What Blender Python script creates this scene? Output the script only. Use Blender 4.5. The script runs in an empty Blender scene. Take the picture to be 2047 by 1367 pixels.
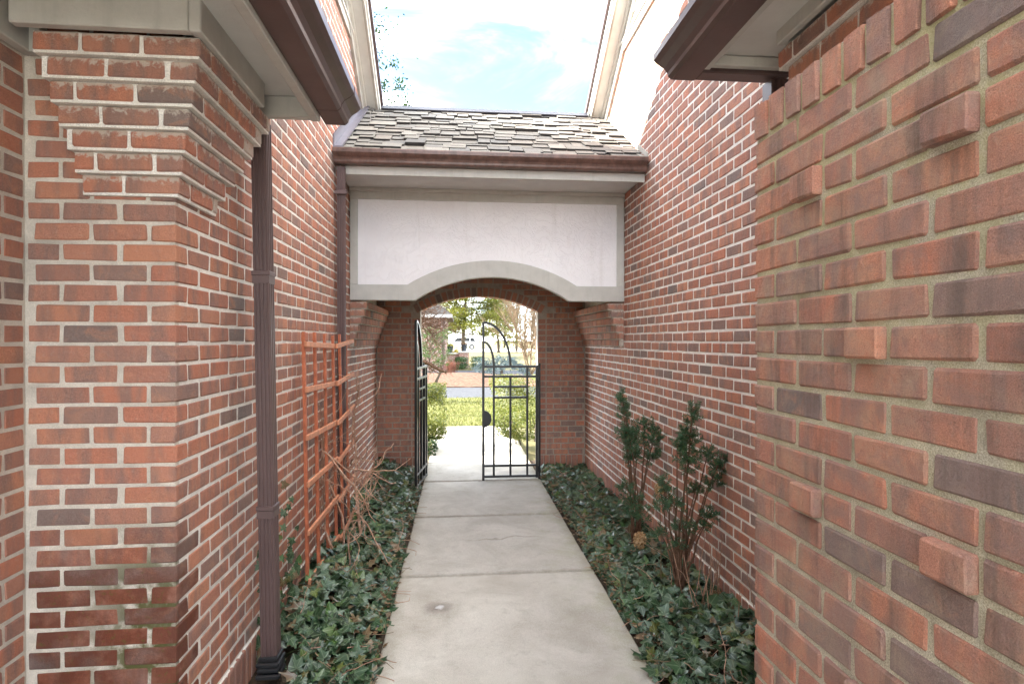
import bpy, math, random
import numpy as np
from mathutils import Vector, Matrix
random.seed(7); rng = np.random.default_rng(7)
S = bpy.context.scene
C = S.collection

# ------------------------------------------------------------------ camera
cam_d = bpy.data.cameras.new('camera'); cam = bpy.data.objects.new('camera', cam_d); C.objects.link(cam)
cam_d.lens = 20.0; cam_d.sensor_width = 36.0; cam_d.clip_start = 0.05; cam_d.clip_end = 1500
YAW = math.atan(106.5/1137.0)
cam.location = (0, 0, 1.72); cam.rotation_euler = (math.radians(90-0.18), 0, -YAW)
S.camera = cam
# ------------------------------------------------------------------ sky, sun, exposure
SUN = Vector((-1.0, 0.25, 0.55)).normalized()
w = bpy.data.worlds.new('World'); S.world = w; w.use_nodes = True
wn, wl = w.node_tree.nodes, w.node_tree.links
for n in list(wn): wn.remove(n)
sky = wn.new('ShaderNodeTexSky'); sky.sky_type = 'NISHITA'; sky.sun_disc = False
sky.sun_elevation = math.asin(SUN.z); sky.sun_rotation = math.atan2(SUN.x, SUN.y)
sky.air_density = 0.75; sky.dust_density = 0.15; sky.ozone_density = 3.0
tc = wn.new('ShaderNodeTexCoord'); mp = wn.new('ShaderNodeMapping'); mp.inputs['Scale'].default_value = (1.0, 1.0, 3.6); mp.inputs['Location'].default_value = (0.7, 0.8, 0.0)
nz = wn.new('ShaderNodeTexNoise'); nz.inputs['Scale'].default_value = 2.6; nz.inputs['Detail'].default_value = 9; nz.inputs['Roughness'].default_value = 0.6
nz.inputs['Distortion'].default_value = 0.5
rp = wn.new('ShaderNodeValToRGB'); cr = rp.color_ramp; cr.interpolation = 'B_SPLINE'
for pos_, val_ in ((0.34, 0.0), (0.43, 0.008), (0.49, 0.10), (0.55, 0.55), (0.62, 1.0)):
    e_ = cr.elements.new(pos_); e_.color = (val_, val_, val_, 1)
cr.elements.remove(cr.elements[0]); cr.elements[len(cr.elements)-1].color = (1, 1, 1, 1)
mx = wn.new('ShaderNodeMixRGB'); mx.inputs['Color2'].default_value = (23.0, 23.2, 22.6, 1)  # clouds brightened to fill the shaded passage; offset picked to frame a blue gap
bg = wn.new('ShaderNodeBackground'); bg.inputs['Strength'].default_value = 0.052
wo = wn.new('ShaderNodeOutputWorld')
wl.new(tc.outputs['Generated'], mp.inputs['Vector']); wl.new(mp.outputs['Vector'], nz.inputs['Vector'])
wl.new(nz.outputs['Fac'], rp.inputs['Fac']); wl.new(rp.outputs['Color'], mx.inputs['Fac'])
wl.new(sky.outputs['Color'], mx.inputs['Color1']); wl.new(mx.outputs['Color'], bg.inputs['Color']); wl.new(bg.outputs['Background'], wo.inputs['Surface'])
sd = bpy.data.lights.new('sun', 'SUN'); sd.energy = 2.1; sd.angle = math.radians(0.5); sd.color = (1.0, 0.94, 0.85)
so = bpy.data.objects.new('sun', sd); C.objects.link(so); so.rotation_euler = SUN.to_track_quat('Z', 'Y').to_euler(); so.location = (-10, -2, 12)
S.view_settings.view_transform = 'Standard'; S.view_settings.look = 'None'; S.view_settings.gamma = 1.0
S.view_settings.exposure = 4.03
S.view_settings.use_curve_mapping = False
S.render.engine = 'CYCLES'
S.cycles.max_bounces = 8; S.cycles.diffuse_bounces = 5; S.cycles.transparent_max_bounces = 8

# ------------------------------------------------------------------ projection helper (only to rank which bricks show largest)
cy_, sy_ = math.cos(YAW), math.sin(YAW)
def proj(p):
    zc = p[0]*sy_ + p[1]*cy_; xc = p[0]*cy_ - p[1]*sy_
    if zc < .05: return None
    return 1023.5 + 1137*xc/zc, 680 - 1137*(p[2]-1.72)/zc

# ------------------------------------------------------------------ materials
def new_mat(name, rough=.6, spec=.3):
    m = bpy.data.materials.new(name); m.use_nodes = True
    nt = m.node_tree; b = nt.nodes['Principled BSDF']
    b.inputs['Roughness'].default_value = rough; b.inputs['Specular IOR Level'].default_value = spec
    return m, nt, b
def N(nt, t, **kw):
    n = nt.nodes.new(t)
    for k, v in kw.items():
        if k in n.inputs: n.inputs[k].default_value = v
        else: setattr(n, k, v)
    return n
def noise(nt, vec, scale, detail=4, rough=.55, dist=0):
    n = N(nt, 'ShaderNodeTexNoise'); n.inputs['Scale'].default_value = scale; n.inputs['Detail'].default_value = detail
    n.inputs['Roughness'].default_value = rough; n.inputs['Distortion'].default_value = dist
    if vec is not None: nt.links.new(vec, n.inputs['Vector'])
    return n.outputs['Fac']
def ramp(nt, fac, stops, interp='LINEAR'):
    n = N(nt, 'ShaderNodeValToRGB'); cr = n.color_ramp; cr.interpolation = interp
    while len(cr.elements) < len(stops): cr.elements.new(1.0)
    for e, (p, c) in zip(cr.elements, stops):
        e.position = p; e.color = (c, c, c, 1) if isinstance(c, (int, float)) else (c[0], c[1], c[2], 1)
    nt.links.new(fac, n.inputs['Fac']); return n.outputs['Color']
def mixc(nt, fac, a, b, mode='MIX'):
    n = N(nt, 'ShaderNodeMixRGB'); n.blend_type = mode
    for k, v in (('Fac', fac), ('Color1', a), ('Color2', b)):
        if isinstance(v, bpy.types.NodeSocket): nt.links.new(v, n.inputs[k])
        elif k == 'Fac': n.inputs[k].default_value = v
        else: n.inputs[k].default_value = (v[0], v[1], v[2], 1)
    return n.outputs['Color']
def math_(nt, op, a, b=None, clamp=False):
    n = N(nt, 'ShaderNodeMath'); n.operation = op; n.use_clamp = clamp
    for i, v in enumerate((a, b)):
        if v is None: continue
        if isinstance(v, bpy.types.NodeSocket): nt.links.new(v, n.inputs[i])
        else: n.inputs[i].default_value = v
    return n.outputs[0]
def vmath(nt, op, a, b):
    n = N(nt, 'ShaderNodeVectorMath'); n.operation = op
    for i, v in enumerate((a, b)):
        if isinstance(v, bpy.types.NodeSocket): nt.links.new(v, n.inputs[i])
        else: n.inputs[i].default_value = v
    return n.outputs['Value'] if op == 'DOT_PRODUCT' else n.outputs['Vector']
def bump(nt, b, h, strength=.3, dist=.01):
    n = N(nt, 'ShaderNodeBump'); n.inputs['Strength'].default_value = strength; n.inputs['Distance'].default_value = dist
    nt.links.new(h, n.inputs['Height']); nt.links.new(n.outputs['Normal'], b.inputs['Normal'])
def pos(nt): return N(nt, 'ShaderNodeNewGeometry').outputs['Position']
def rnd(nt):
    o = N(nt, 'ShaderNodeObjectInfo').outputs['Random']; g = N(nt, 'ShaderNodeNewGeometry').outputs['Random Per Island']
    return math_(nt, 'FRACT', math_(nt, 'ADD', o, g))
def sep(nt, v):
    n = N(nt, 'ShaderNodeSeparateXYZ'); nt.links.new(v, n.inputs[0]); return n.outputs
def link_col(nt, b, c): nt.links.new(c, b.inputs['Base Color'])

def smooth_mask(nt, val, lo, hi):
    n = N(nt, 'ShaderNodeMapRange'); n.inputs['From Min'].default_value = lo; n.inputs['From Max'].default_value = hi
    nt.links.new(val, n.inputs['Value']); return n.outputs['Result']

def brick_mat(name, lime=0, moss=False, weather=False):
    m, nt, b = new_mat(name, .85, .25)
    r = rnd(nt); p = pos(nt)
    comb = N(nt, 'ShaderNodeCombineXYZ'); r37 = math_(nt, 'MULTIPLY', r, 37.0)
    for i in range(3): nt.links.new(r37, comb.inputs[i])
    pv = vmath(nt, 'ADD', p, comb.outputs[0])
    base = ramp(nt, r, [(0, (.47, .178, .105)), (.13, (.43, .160, .098)), (.28, (.50, .215, .125)), (.42, (.39, .165, .110)),
                        (.56, (.45, .200, .130)), (.70, (.34, .165, .120)), (.84, (.40, .155, .100)), (.92, (.28, .165, .130)), (.96, (.215, .155, .135)), (1, (.165, .130, .118))])
    mpn = N(nt, 'ShaderNodeMapping'); mpn.inputs['Scale'].default_value = (1, 1, .22); nt.links.new(pv, mpn.inputs['Vector'])
    streak = noise(nt, mpn.outputs[0], 13, 3, .6)
    blot = noise(nt, pv, 9, 4, .6, 1.2)
    c = mixc(nt, ramp(nt, streak, [(.44, 0), (.64, .80)]), base, (.215, .138, .118))
    c = mixc(nt, ramp(nt, blot, [(.52, 0), (.74, .55)]), c, (.52, .235, .130))
    fine = noise(nt, p, 420, 3, .7)
    c = mixc(nt, .55, c, ramp(nt, fine, [(.3, .25), (.5, 1.0), (.72, 1.75)]), 'MULTIPLY')
    c = mixc(nt, .07, c, (.50, .37, .32))
    dust = noise(nt, p, 60, 5, .7)
    c = mixc(nt, ramp(nt, dust, [(.55, 0), (.80, .35)]), c, (.44, .36, .29))
    if lime:
        oc = N(nt, 'ShaderNodeTexCoord').outputs['Object']; z = sep(nt, oc)[2]
        k = math_(nt, 'ADD', smooth_mask(nt, z, -.012, .034), math_(nt, 'MULTIPLY', math_(nt, 'SUBTRACT', noise(nt, p, 38, 5, .7, .6), .5), 2.6))
        c = mixc(nt, ramp(nt, k, [(.52, 0), (.80, .80*lime)]), c, (.52, .45, .38))
    if weather:
        c = mixc(nt, ramp(nt, noise(nt, p, 5.5, 5, .65, .8), [(.48, 0), (.72, .45)]), c, (.42, .32, .22))
        c = mixc(nt, ramp(nt, noise(nt, pv, 6.5, 4, .65, 1.0), [(.50, 0), (.66, .6)]), c, (.245, .165, .145))
        mq = N(nt, 'ShaderNodeMapping'); mq.inputs['Scale'].default_value = (1, 1, .10); nt.links.new(p, mq.inputs['Vector'])
        c = mixc(nt, ramp(nt, noise(nt, mq.outputs[0], 15, 4, .65), [(.52, 0), (.70, .68)]), c, (.125, .092, .075))
        c = mixc(nt, ramp(nt, noise(nt, p, 130, 4, .7), [(.60, 0), (.72, .55)]), c, (.15, .085, .06))
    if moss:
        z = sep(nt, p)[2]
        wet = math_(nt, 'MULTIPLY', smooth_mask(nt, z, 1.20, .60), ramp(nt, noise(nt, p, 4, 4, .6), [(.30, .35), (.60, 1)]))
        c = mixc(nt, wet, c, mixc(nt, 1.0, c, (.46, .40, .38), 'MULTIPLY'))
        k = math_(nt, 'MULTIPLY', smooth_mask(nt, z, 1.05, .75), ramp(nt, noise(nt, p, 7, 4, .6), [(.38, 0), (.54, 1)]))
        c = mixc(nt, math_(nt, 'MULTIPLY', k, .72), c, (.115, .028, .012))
        c = mixc(nt, math_(nt, 'MULTIPLY', k, ramp(nt, noise(nt, p, 45, 4, .6), [(.56, 0), (.68, .45)])), c, (.10, .10, .02))
    link_col(nt, b, c)
    h = math_(nt, 'ADD', fine, math_(nt, 'MULTIPLY', noise(nt, pv, 42, 5, .7), 2.6))
    bump(nt, b, h, .7, .005)
    return m
M = {}
M['brick'] = brick_mat('brick'); M['brick_lime'] = brick_mat('brick_efflorescence', 1.0); M['brick_moss'] = brick_mat('brick_mossy', 0, True); M['brick_old'] = brick_mat('brick_weathered', 0, False, True)

def mortar_mat(name, col, dark, moss=None, grain=1.0):
    m, nt, b = new_mat(name, .95, .1); p = pos(nt)
    c = mixc(nt, ramp(nt, noise(nt, p, 14, 5, .65), [(.35, 0), (.7, 1)]), dark, col)
    g = noise(nt, p, 330, 3, .75)
    c = mixc(nt, .55*grain, c, ramp(nt, g, [(.3, .35), (.5, 1.), (.7, 1.7)]), 'MULTIPLY')
    if moss:
        (x0, x1, z0, z1, colm, amt) = moss
        s = sep(nt, p)
        k = math_(nt, 'MULTIPLY', smooth_mask(nt, s[2], z0, z1), smooth_mask(nt, s[0], x0, x1))
        k = math_(nt, 'MULTIPLY', k, ramp(nt, noise(nt, p, 11, 5, .6), [(.36, 0), (.52, 1)]))
        c = mixc(nt, math_(nt, 'MULTIPLY', k, amt), c, colm)
    c = mixc(nt, ramp(nt, noise(nt, p, 3.1, 5, .7, .5), [(.50, 0), (.72, .5)]), c, tuple(v*.55 for v in dark))
    link_col(nt, b, c); bump(nt, b, math_(nt, 'ADD', g, noise(nt, p, 70, 4, .6)), .6, .006)
    return m
M['mortar'] = mortar_mat('mortar', (.84, .80, .74), (.70, .66, .60))
M['mortar_front'] = mortar_mat('mortar_front', (.66, .60, .52), (.52, .47, .40), (-1.50, -1.25, 1.10, .82, (.075, .075, .018), .95))
M['mortar_sandy'] = mortar_mat('mortar_sandy', (.58, .52, .41), (.40, .36, .28), (0, .1, 1.0, 2.2, (.44, .41, .17), .5), 1.5)
M['mortar_shade'] = mortar_mat('mortar_archway_shade', (.42, .36, .29), (.32, .27, .22))  # darker copy of the mortar: shade of the covered passage put into colour

def simple(name, col, rough=.6, spec=.3, var=.15, scale=8, bmp=0, bscale=60, metal=0, streak=0):
    m, nt, b = new_mat(name, rough, spec); p = pos(nt)
    lo = tuple(v*(1-var) for v in col); hi = tuple(min(1, v*(1+var)) for v in col)
    c = mixc(nt, ramp(nt, noise(nt, p, scale, 5, .6), [(.3, 0), (.7, 1)]), lo, hi)
    if streak:
        mq = N(nt, 'ShaderNodeMapping'); mq.inputs['Scale'].default_value = (1, 1, .08); nt.links.new(p, mq.inputs['Vector'])
        c = mixc(nt, ramp(nt, noise(nt, mq.outputs[0], 18, 5, .7), [(.52, 0), (.74, streak)]), c, tuple(v*.5 for v in col))
        c = mixc(nt, ramp(nt, noise(nt, p, 26, 5, .75), [(.60, 0), (.75, streak*.6)]), c, tuple(min(1, v*1.5) for v in col))
    link_col(nt, b, c); b.inputs['Metallic'].default_value = metal
    if bmp: bump(nt, b, noise(nt, p, bscale, 5, .6), bmp, .004)
    return m
M['trim'] = simple('grey_painted_wood', (.48, .465, .425), .55, .35, .07, 10, .35, 70, 0, .22)
M['soffit'] = simple('painted_soffit', (.58, .565, .53), .6, .3, .06, 6, .3, 90)
M['gutter'] = simple('brown_gutter_metal', (.085, .052, .048), .34, .5, .18, 5, .12, 9, 0, .35)
M['gutter_old'] = simple('weathered_brown_gutter', (.115, .062, .048), .38, .5, .4, 14, .15, 9, 0, .6)
M['spout'] = simple('brown_downspout_metal', (.098, .060, .056), .40, .5, .12, 6, .12, 9, 0, .35)
M['black_pipe'] = simple('black_plastic', (.015, .016, .018), .35, .5)
M['flashing'] = simple('grey_metal_flashing', (.17, .16, .19), .4, .5, .1, 8, metal=.3)
M['rake_trim'] = simple('weathered_rake_paint', (.36, .335, .29), .6, .3, .25, 5, .2)
M['rake_white'] = simple('pale_rake_paint', (.62, .60, .55), .5, .3, .08, 6)
M['siding'] = simple('painted_siding', (.52, .51, .47), .55, .3, .06)
M['iron'] = simple('black_painted_iron', (.008, .008, .009), .36, .4, .2, 30)
M['stucco'] = None
m, nt, b = new_mat('white_stucco', .8, .2); p = pos(nt)
c = mixc(nt, ramp(nt, noise(nt, p, 3.5, 5, .6), [(.3, 0), (.7, 1)]), (.82, .80, .81), (.86, .84, .85))
mq = N(nt, 'ShaderNodeMapping'); mq.inputs['Scale'].default_value = (1, 1, .07); nt.links.new(p, mq.inputs['Vector'])
c = mixc(nt, ramp(nt, noise(nt, mq.outputs[0], 9, 5, .7), [(.56, 0), (.78, .35)]), c, (.60, .57, .54)); link_col(nt, b, c)
v1 = noise(nt, p, 6, 6, .62, 2.4)
bump(nt, b, ramp(nt, v1, [(.46, 0), (.5, 1), (.54, 0)]), .45, .006); M['stucco'] = m

m, nt, b = new_mat('weathered_shingle', .9, .15); p = pos(nt); r = rnd(nt)
c = ramp(nt, r, [(0, (.17, .156, .136)), (.3, (.225, .208, .180)), (.55, (.145, .139, .130)), (.8, (.255, .235, .203)), (1, (.195, .172, .148))])
c = mixc(nt, .5, c, ramp(nt, noise(nt, p, 120, 4, .7), [(.3, .4), (.7, 1.6)]), 'MULTIPLY'); link_col(nt, b, c)
bump(nt, b, noise(nt, p, 160, 3), .5, .004); M['shingle'] = m
M['felt_and_butt_shade'] = simple('dark_felt_and_butt_shade', (.035, .033, .032), .9)
M['roof_far'] = simple('grey_roof_shingles', (.12, .11, .10), .9, .2, .35, 40)
M['ridge'] = simple('dark_ridge_cap', (.04, .04, .05), .5)

# concrete
m, nt, b = new_mat('concrete', .85, .2); p = pos(nt); r = N(nt, 'ShaderNodeObjectInfo').outputs['Random']
c = mixc(nt, ramp(nt, noise(nt, p, 2.3, 6, .65, .6), [(.30, 0), (.70, 1)]), (.385, .350, .295), (.555, .525, .465))
c = mixc(nt, ramp(nt, noise(nt, p, 9, 5, .7), [(.54, 0), (.78, .6)]), c, (.31, .285, .235))
c = mixc(nt, math_(nt, 'MULTIPLY', r, .18), c, (.34, .34, .34))
s = sep(nt, p)
jm = None
for jy in (2.62, 4.115, 5.495, 6.86, 7.93, 9.18):
    q_ = math_(nt, 'ABSOLUTE', math_(nt, 'SUBTRACT', s[1], jy)); jm = q_ if jm is None else math_(nt, 'MINIMUM', jm, q_)
jm = math_(nt, 'ADD', jm, math_(nt, 'MULTIPLY', math_(nt, 'SUBTRACT', noise(nt, p, 14, 5, .7), .5), .10))
c = mixc(nt, math_(nt, 'MULTIPLY', smooth_mask(nt, jm, .045, .0), .55), c, (.21, .185, .14))
ed = math_(nt, 'MINIMUM', math_(nt, 'ADD', s[0], .42), math_(nt, 'SUBTRACT', .99, s[0]))
ed = math_(nt, 'ADD', ed, math_(nt, 'MULTIPLY', math_(nt, 'SUBTRACT', noise(nt, p, 8, 5, .7), .5), .16))
c = mixc(nt, math_(nt, 'MULTIPLY', smooth_mask(nt, ed, .10, .0), .6), c, (.24, .215, .155))
mo = math_(nt, 'MULTIPLY', smooth_mask(nt, s[0], .55, 1.0), ramp(nt, noise(nt, p, 5, 4, .6), [(.45, 0), (.7, .5)]))
c = mixc(nt, mo, c, (.30, .30, .17))
d = N(nt, 'ShaderNodeVectorMath'); d.operation = 'DISTANCE'; nt.links.new(p, d.inputs[0]); d.inputs[1].default_value = (-.135, 3.62, .02)
dd = math_(nt, 'ADD', d.outputs['Value'], math_(nt, 'MULTIPLY', noise(nt, p, 22, 3), .09))
c = mixc(nt, smooth_mask(nt, dd, .155, .06), c, (.20, .175, .15))
d2 = N(nt, 'ShaderNodeVectorMath'); d2.operation = 'DISTANCE'; nt.links.new(p, d2.inputs[0]); d2.inputs[1].default_value = (-.12, 3.63, .02)
c = mixc(nt, smooth_mask(nt, math_(nt, 'ADD', d2.outputs['Value'], math_(nt, 'MULTIPLY', noise(nt, p, 40, 3), .05)), .062, .04), c, (.52, .51, .50))
wv = math_(nt, 'ABSOLUTE', math_(nt, 'SUBTRACT', math_(nt, 'ADD', s[1], math_(nt, 'MULTIPLY', noise(nt, p, 3.2, 4, .6), .34)), 5.02))
ck = math_(nt, 'MULTIPLY', smooth_mask(nt, wv, .022, .0), math_(nt, 'MULTIPLY', smooth_mask(nt, s[0], .02, .25), smooth_mask(nt, s[0], .80, .55)))
c = mixc(nt, math_(nt, 'MULTIPLY', ck, .55), c, (.16, .145, .11))
g = noise(nt, p, 260, 3, .8)
c = mixc(nt, .55, c, ramp(nt, g, [(.28, .45), (.5, 1.0), (.75, 1.55)]), 'MULTIPLY')
link_col(nt, b, c); bump(nt, b, g, .35, .003); M['concrete'] = m
M['joint'] = simple('dark_joint_grit', (.085, .075, .055), .95)

def two_tone(name, a, bcol, scale, rough=.95, det=6, bmp=.4):
    m, nt, b = new_mat(name, rough, .15); p = pos(nt)
    link_col(nt, b, mixc(nt, ramp(nt, noise(nt, p, scale, det, .7), [(.35, 0), (.65, 1)]), a, bcol))
    if bmp: bump(nt, b, noise(nt, p, scale*2.2, 5), bmp, .02)
    return m
M['soil'] = two_tone('dark_soil', (.030, .021, .014), (.085, .060, .040), 30)
M['earth'] = two_tone('dry_grass_ground', (.10, .095, .04), (.16, .14, .065), 1.5)
M['lawn'] = two_tone('spring_lawn', (.085, .10, .022), (.15, .145, .045), 5)
M['asphalt'] = two_tone('asphalt', (.045, .047, .052), (.06, .062, .067), 12)
M['mulch'] = two_tone('red_brown_mulch', (.045, .022, .014), (.165, .088, .056), 9)
M['paver'] = two_tone('entry_concrete', (.32, .30, .27), (.42, .40, .36), 6)
M['trellis'] = simple('red_cedar', (.42, .125, .060), .6, .3, .28, 18, .3, 90)
M['trellis_rail'] = simple('weathered_cedar_rail', (.52, .225, .125), .65, .3, .25, 22, .3, 90)

def leaf_mat(name, stops, rough=.5, trans=.25, spec=.35, veins=False):
    m, nt, b = new_mat(name, rough, spec); r = rnd(nt)
    c = ramp(nt, r, stops)
    if veins:
        uv = N(nt, 'ShaderNodeUVMap').outputs[0]; mn = None
        for a in (90, 40, 140, 0, 180):
            pa = math.radians(a+90)
            dst = math_(nt, 'ABSOLUTE', vmath(nt, 'DOT_PRODUCT', uv, (math.cos(pa), math.sin(pa), 0)))
            mn = dst if mn is None else math_(nt, 'MINIMUM', mn, dst)
        c = mixc(nt, math_(nt, 'MULTIPLY', smooth_mask(nt, mn, .045, .008), .42), c, (.24, .30, .19))
        c = mixc(nt, .35, c, ramp(nt, noise(nt, pos(nt), 50, 3), [(.3, .6), (.7, 1.4)]), 'MULTIPLY')
    link_col(nt, b, c)
    if trans:
        t = N(nt, 'ShaderNodeBsdfTranslucent'); nt.links.new(c, t.inputs['Color'])
        ms = N(nt, 'ShaderNodeMixShader'); ms.inputs[0].default_value = trans
        nt.links.new(b.outputs[0], ms.inputs[1]); nt.links.new(t.outputs[0], ms.inputs[2])
        nt.links.new(ms.outputs[0], nt.nodes['Material Output'].inputs['Surface'])
    return m
M['ivy'] = leaf_mat('ivy_leaf', [(0, (.010, .030, .011)), (.22, (.020, .052, .019)), (.45, (.040, .084, .036)), (.62, (.055, .098, .055)), (.74, (.095, .135, .090)), (.82, (.040, .100, .020)),
                                 (.88, (.10, .125, .028)), (.93, (.085, .045, .018)), (1, (.20, .135, .075))], .36, .10, .45, True)
M['litter'] = leaf_mat('dead_leaf', [(0, (.10, .06, .03)), (.5, (.18, .11, .06)), (1, (.26, .19, .12))], .8, .1, .15)
M['yew'] = leaf_mat('yew_needle', [(0, (.024, .070, .034)), (.5, (.045, .112, .054)), (.85, (.075, .155, .070)), (1, (.12, .17, .055))], .45, .15)
M['hedge'] = leaf_mat('boxwood_leaf', [(0, (.06, .085, .015)), (.5, (.105, .125, .018)), (1, (.155, .155, .028))], .5, .42)
M['hedge_dark'] = leaf_mat('dark_yew_hedge', [(0, (.012, .035, .010)), (.6, (.03, .07, .018)), (1, (.06, .10, .02))], .55, .15)
M['pine'] = leaf_mat('pine_needle', [(0, (.075, .09, .010)), (.5, (.125, .132, .014)), (1, (.18, .175, .025))], .6, .3)
M['pine_green'] = leaf_mat('green_needle', [(0, (.035, .075, .02)), (1, (.09, .14, .03))], .6, .25)
M['spruce'] = leaf_mat('blue_spruce_needle', [(0, (.04, .065, .068)), (.6, (.075, .11, .115)), (1, (.12, .16, .168))], .6, .15)
M['grass'] = leaf_mat('grass_blade', [(0, (.075, .09, .016)), (.6, (.12, .125, .028)), (1, (.19, .17, .065))], .6, .3)
M['russet'] = leaf_mat('russet_twigs', [(0, (.12, .04, .025)), (1, (.22, .085, .05))], .8, .1)
M['bark'] = two_tone('grey_bark', (.065, .048, .036), (.12, .095, .072), 25)
M['bark_red'] = two_tone('red_brown_twig', (.27, .145, .09), (.48, .31, .225), 22)
M['bark_dark'] = two_tone('dark_brown_bark', (.055, .032, .022), (.13, .075, .05), 22)
M['bark_tan'] = two_tone('pale_tan_bark', (.13, .092, .056), (.21, .15, .098), 25)
M['bark_yew'] = two_tone('yew_bark', (.10, .055, .035), (.19, .11, .075), 30)
M['dried'] = leaf_mat('dried_petals', [(0, (.30, .17, .08)), (.5, (.48, .31, .16)), (1, (.60, .44, .27))], .8, .25, .15)
M['pot'] = simple('dark_planter', (.035, .04, .048), .5)
M['yellow_bloom'] = leaf_mat('yellow_bloom', [(0, (.40, .30, .02)), (1, (.55, .48, .06))], .6, .2)
M['paint_white'] = simple('white_car_paint', (.75, .76, .78), .25, .5, .02)
M['car_glass'] = simple('dark_car_glass', (.02, .022, .025), .08, .6)
M['tyre'] = simple('tyre_rubber', (.02, .02, .02), .8)
M['rim'] = simple('steel_rim', (.4, .4, .42), .35, .5, .05, metal=.6)
M['lamp_red'] = simple('red_lamp_lens', (.35, .02, .015), .2, .5)

m, nt, b = new_mat('far_brickwork', .9, .2)
mpn = N(nt, 'ShaderNodeMapping'); cx = N(nt, 'ShaderNodeCombineXYZ'); s = sep(nt, pos(nt))
nt.links.new(math_(nt, 'ADD', s[0], s[1]), cx.inputs[0]); nt.links.new(s[2], cx.inputs[1])
bt = N(nt, 'ShaderNodeTexBrick'); nt.links.new(cx.outputs[0], bt.inputs['Vector'])
bt.inputs['Color1'].default_value = (.24, .095, .062, 1); bt.inputs['Color2'].default_value = (.17, .072, .052, 1); bt.inputs['Mortar'].default_value = (.40, .35, .31, 1)
bt.inputs['Scale'].default_value = 1; bt.inputs['Brick Width'].default_value = .203; bt.inputs['Row Height'].default_value = .0762; bt.inputs['Mortar Size'].default_value = .012
link_col(nt, b, bt.outputs['Color']); M['far_brick'] = m

# ------------------------------------------------------------------ mesh helpers
def tag(o, label=None, cat=None, group=None, kind=None):
    if label: o['label'] = label
    if cat: o['category'] = cat
    if group: o['group'] = group
    if kind: o['kind'] = kind
    return o
def thing(name, loc, label, cat, group=None):
    o = bpy.data.objects.new(name, None); C.objects.link(o); o.location = loc; o.empty_display_size = .2
    return tag(o, label, cat, group)
def attach(o, parent):
    if parent is not None:
        o.parent = parent
        if parent.type == 'EMPTY': o.matrix_parent_inverse = Matrix.Translation(-Vector(parent.location))
        else: o.matrix_parent_inverse = parent.matrix_basis.inverted()
    return o
class MB:
    def __init__(s): s.v = []; s.f = []; s.sm = False
    def add(s, v, f):
        o = len(s.v); s.v += [tuple(p) for p in v]; s.f += [tuple(i+o for i in q) for q in f]; return s
    def box(s, x0, x1, y0, y1, z0, z1):
        v = [(x0, y0, z0), (x1, y0, z0), (x1, y1, z0), (x0, y1, z0), (x0, y0, z1), (x1, y0, z1), (x1, y1, z1), (x0, y1, z1)]
        return s.add(v, [(3, 2, 1, 0), (4, 5, 6, 7), (0, 1, 5, 4), (1, 2, 6, 5), (2, 3, 7, 6), (3, 0, 4, 7)])
    def prism(s, poly, axis, a, b):
        # poly: 2-D outline, extruded along 'x' (poly in y,z), 'y' (poly in x,z) or 'z' (poly in x,y)
        def P(q, t): return {'x': (t, q[0], q[1]), 'y': (q[0], t, q[1]), 'z': (q[0], q[1], t)}[axis]
        n = len(poly); v = [P(q, a) for q in poly] + [P(q, b) for q in poly]
        f = [tuple(range(n)), tuple(range(2*n-1, n-1, -1))] + [(i, i+n, (i+1) % n + n, (i+1) % n) for i in range(n)]
        return s.add(v, f)
    def tube(s, pts, rad, k=6, caps=True):
        pts = [Vector(p) for p in pts]; n = len(pts)
        if not isinstance(rad, (list, tuple)): rad = [rad]*n
        ref = Vector((0.31, 0.17, 0.93)); rings = []
        o = len(s.v)
        for i, p in enumerate(pts):
            d = (pts[min(i+1, n-1)] - pts[max(i-1, 0)]).normalized()
            a = d.cross(ref)
            if a.length < .05: a = d.cross(Vector((1, 0, 0)))
            a.normalize(); bb = d.cross(a)
            for j in range(k):
                t = 2*math.pi*j/k; s.v.append(tuple(p + (a*math.cos(t)+bb*math.sin(t))*rad[i]))
        for i in range(n-1):
            for j in range(k):
                s.f.append((o+i*k+j, o+i*k+(j+1) % k, o+(i+1)*k+(j+1) % k, o+(i+1)*k+j))
        if caps: s.f.append(tuple(o+j for j in range(k-1, -1, -1))); s.f.append(tuple(o+(n-1)*k+j for j in range(k)))
        return s
    def mesh(s, name, mat, smooth=False):
        me = bpy.data.meshes.new(name); me.from_pydata(s.v, [], s.f)
        me.materials.append(M[mat] if isinstance(mat, str) else mat)
        if smooth: me.polygons.foreach_set('use_smooth', [True]*len(me.polygons))
        import bmesh
        bm = bmesh.new(); bm.from_mesh(me); bmesh.ops.recalc_face_normals(bm, faces=bm.faces); bm.to_mesh(me); bm.free()
        return me
    def build(s, name, mat, parent=None, smooth=False, bevel=0):
        o = bpy.data.objects.new(name, s.mesh(name, mat, smooth)); C.objects.link(o)
        if bevel:
            md = o.modifiers.new('bevel', 'BEVEL'); md.width = bevel; md.segments = 1; md.limit_method = 'ANGLE'
        return attach(o, parent)
def box(name, mat, parent, x0, x1, y0, y1, z0, z1, bevel=0): return MB().box(x0, x1, y0, y1, z0, z1).build(name, mat, parent, bevel=bevel)
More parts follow.
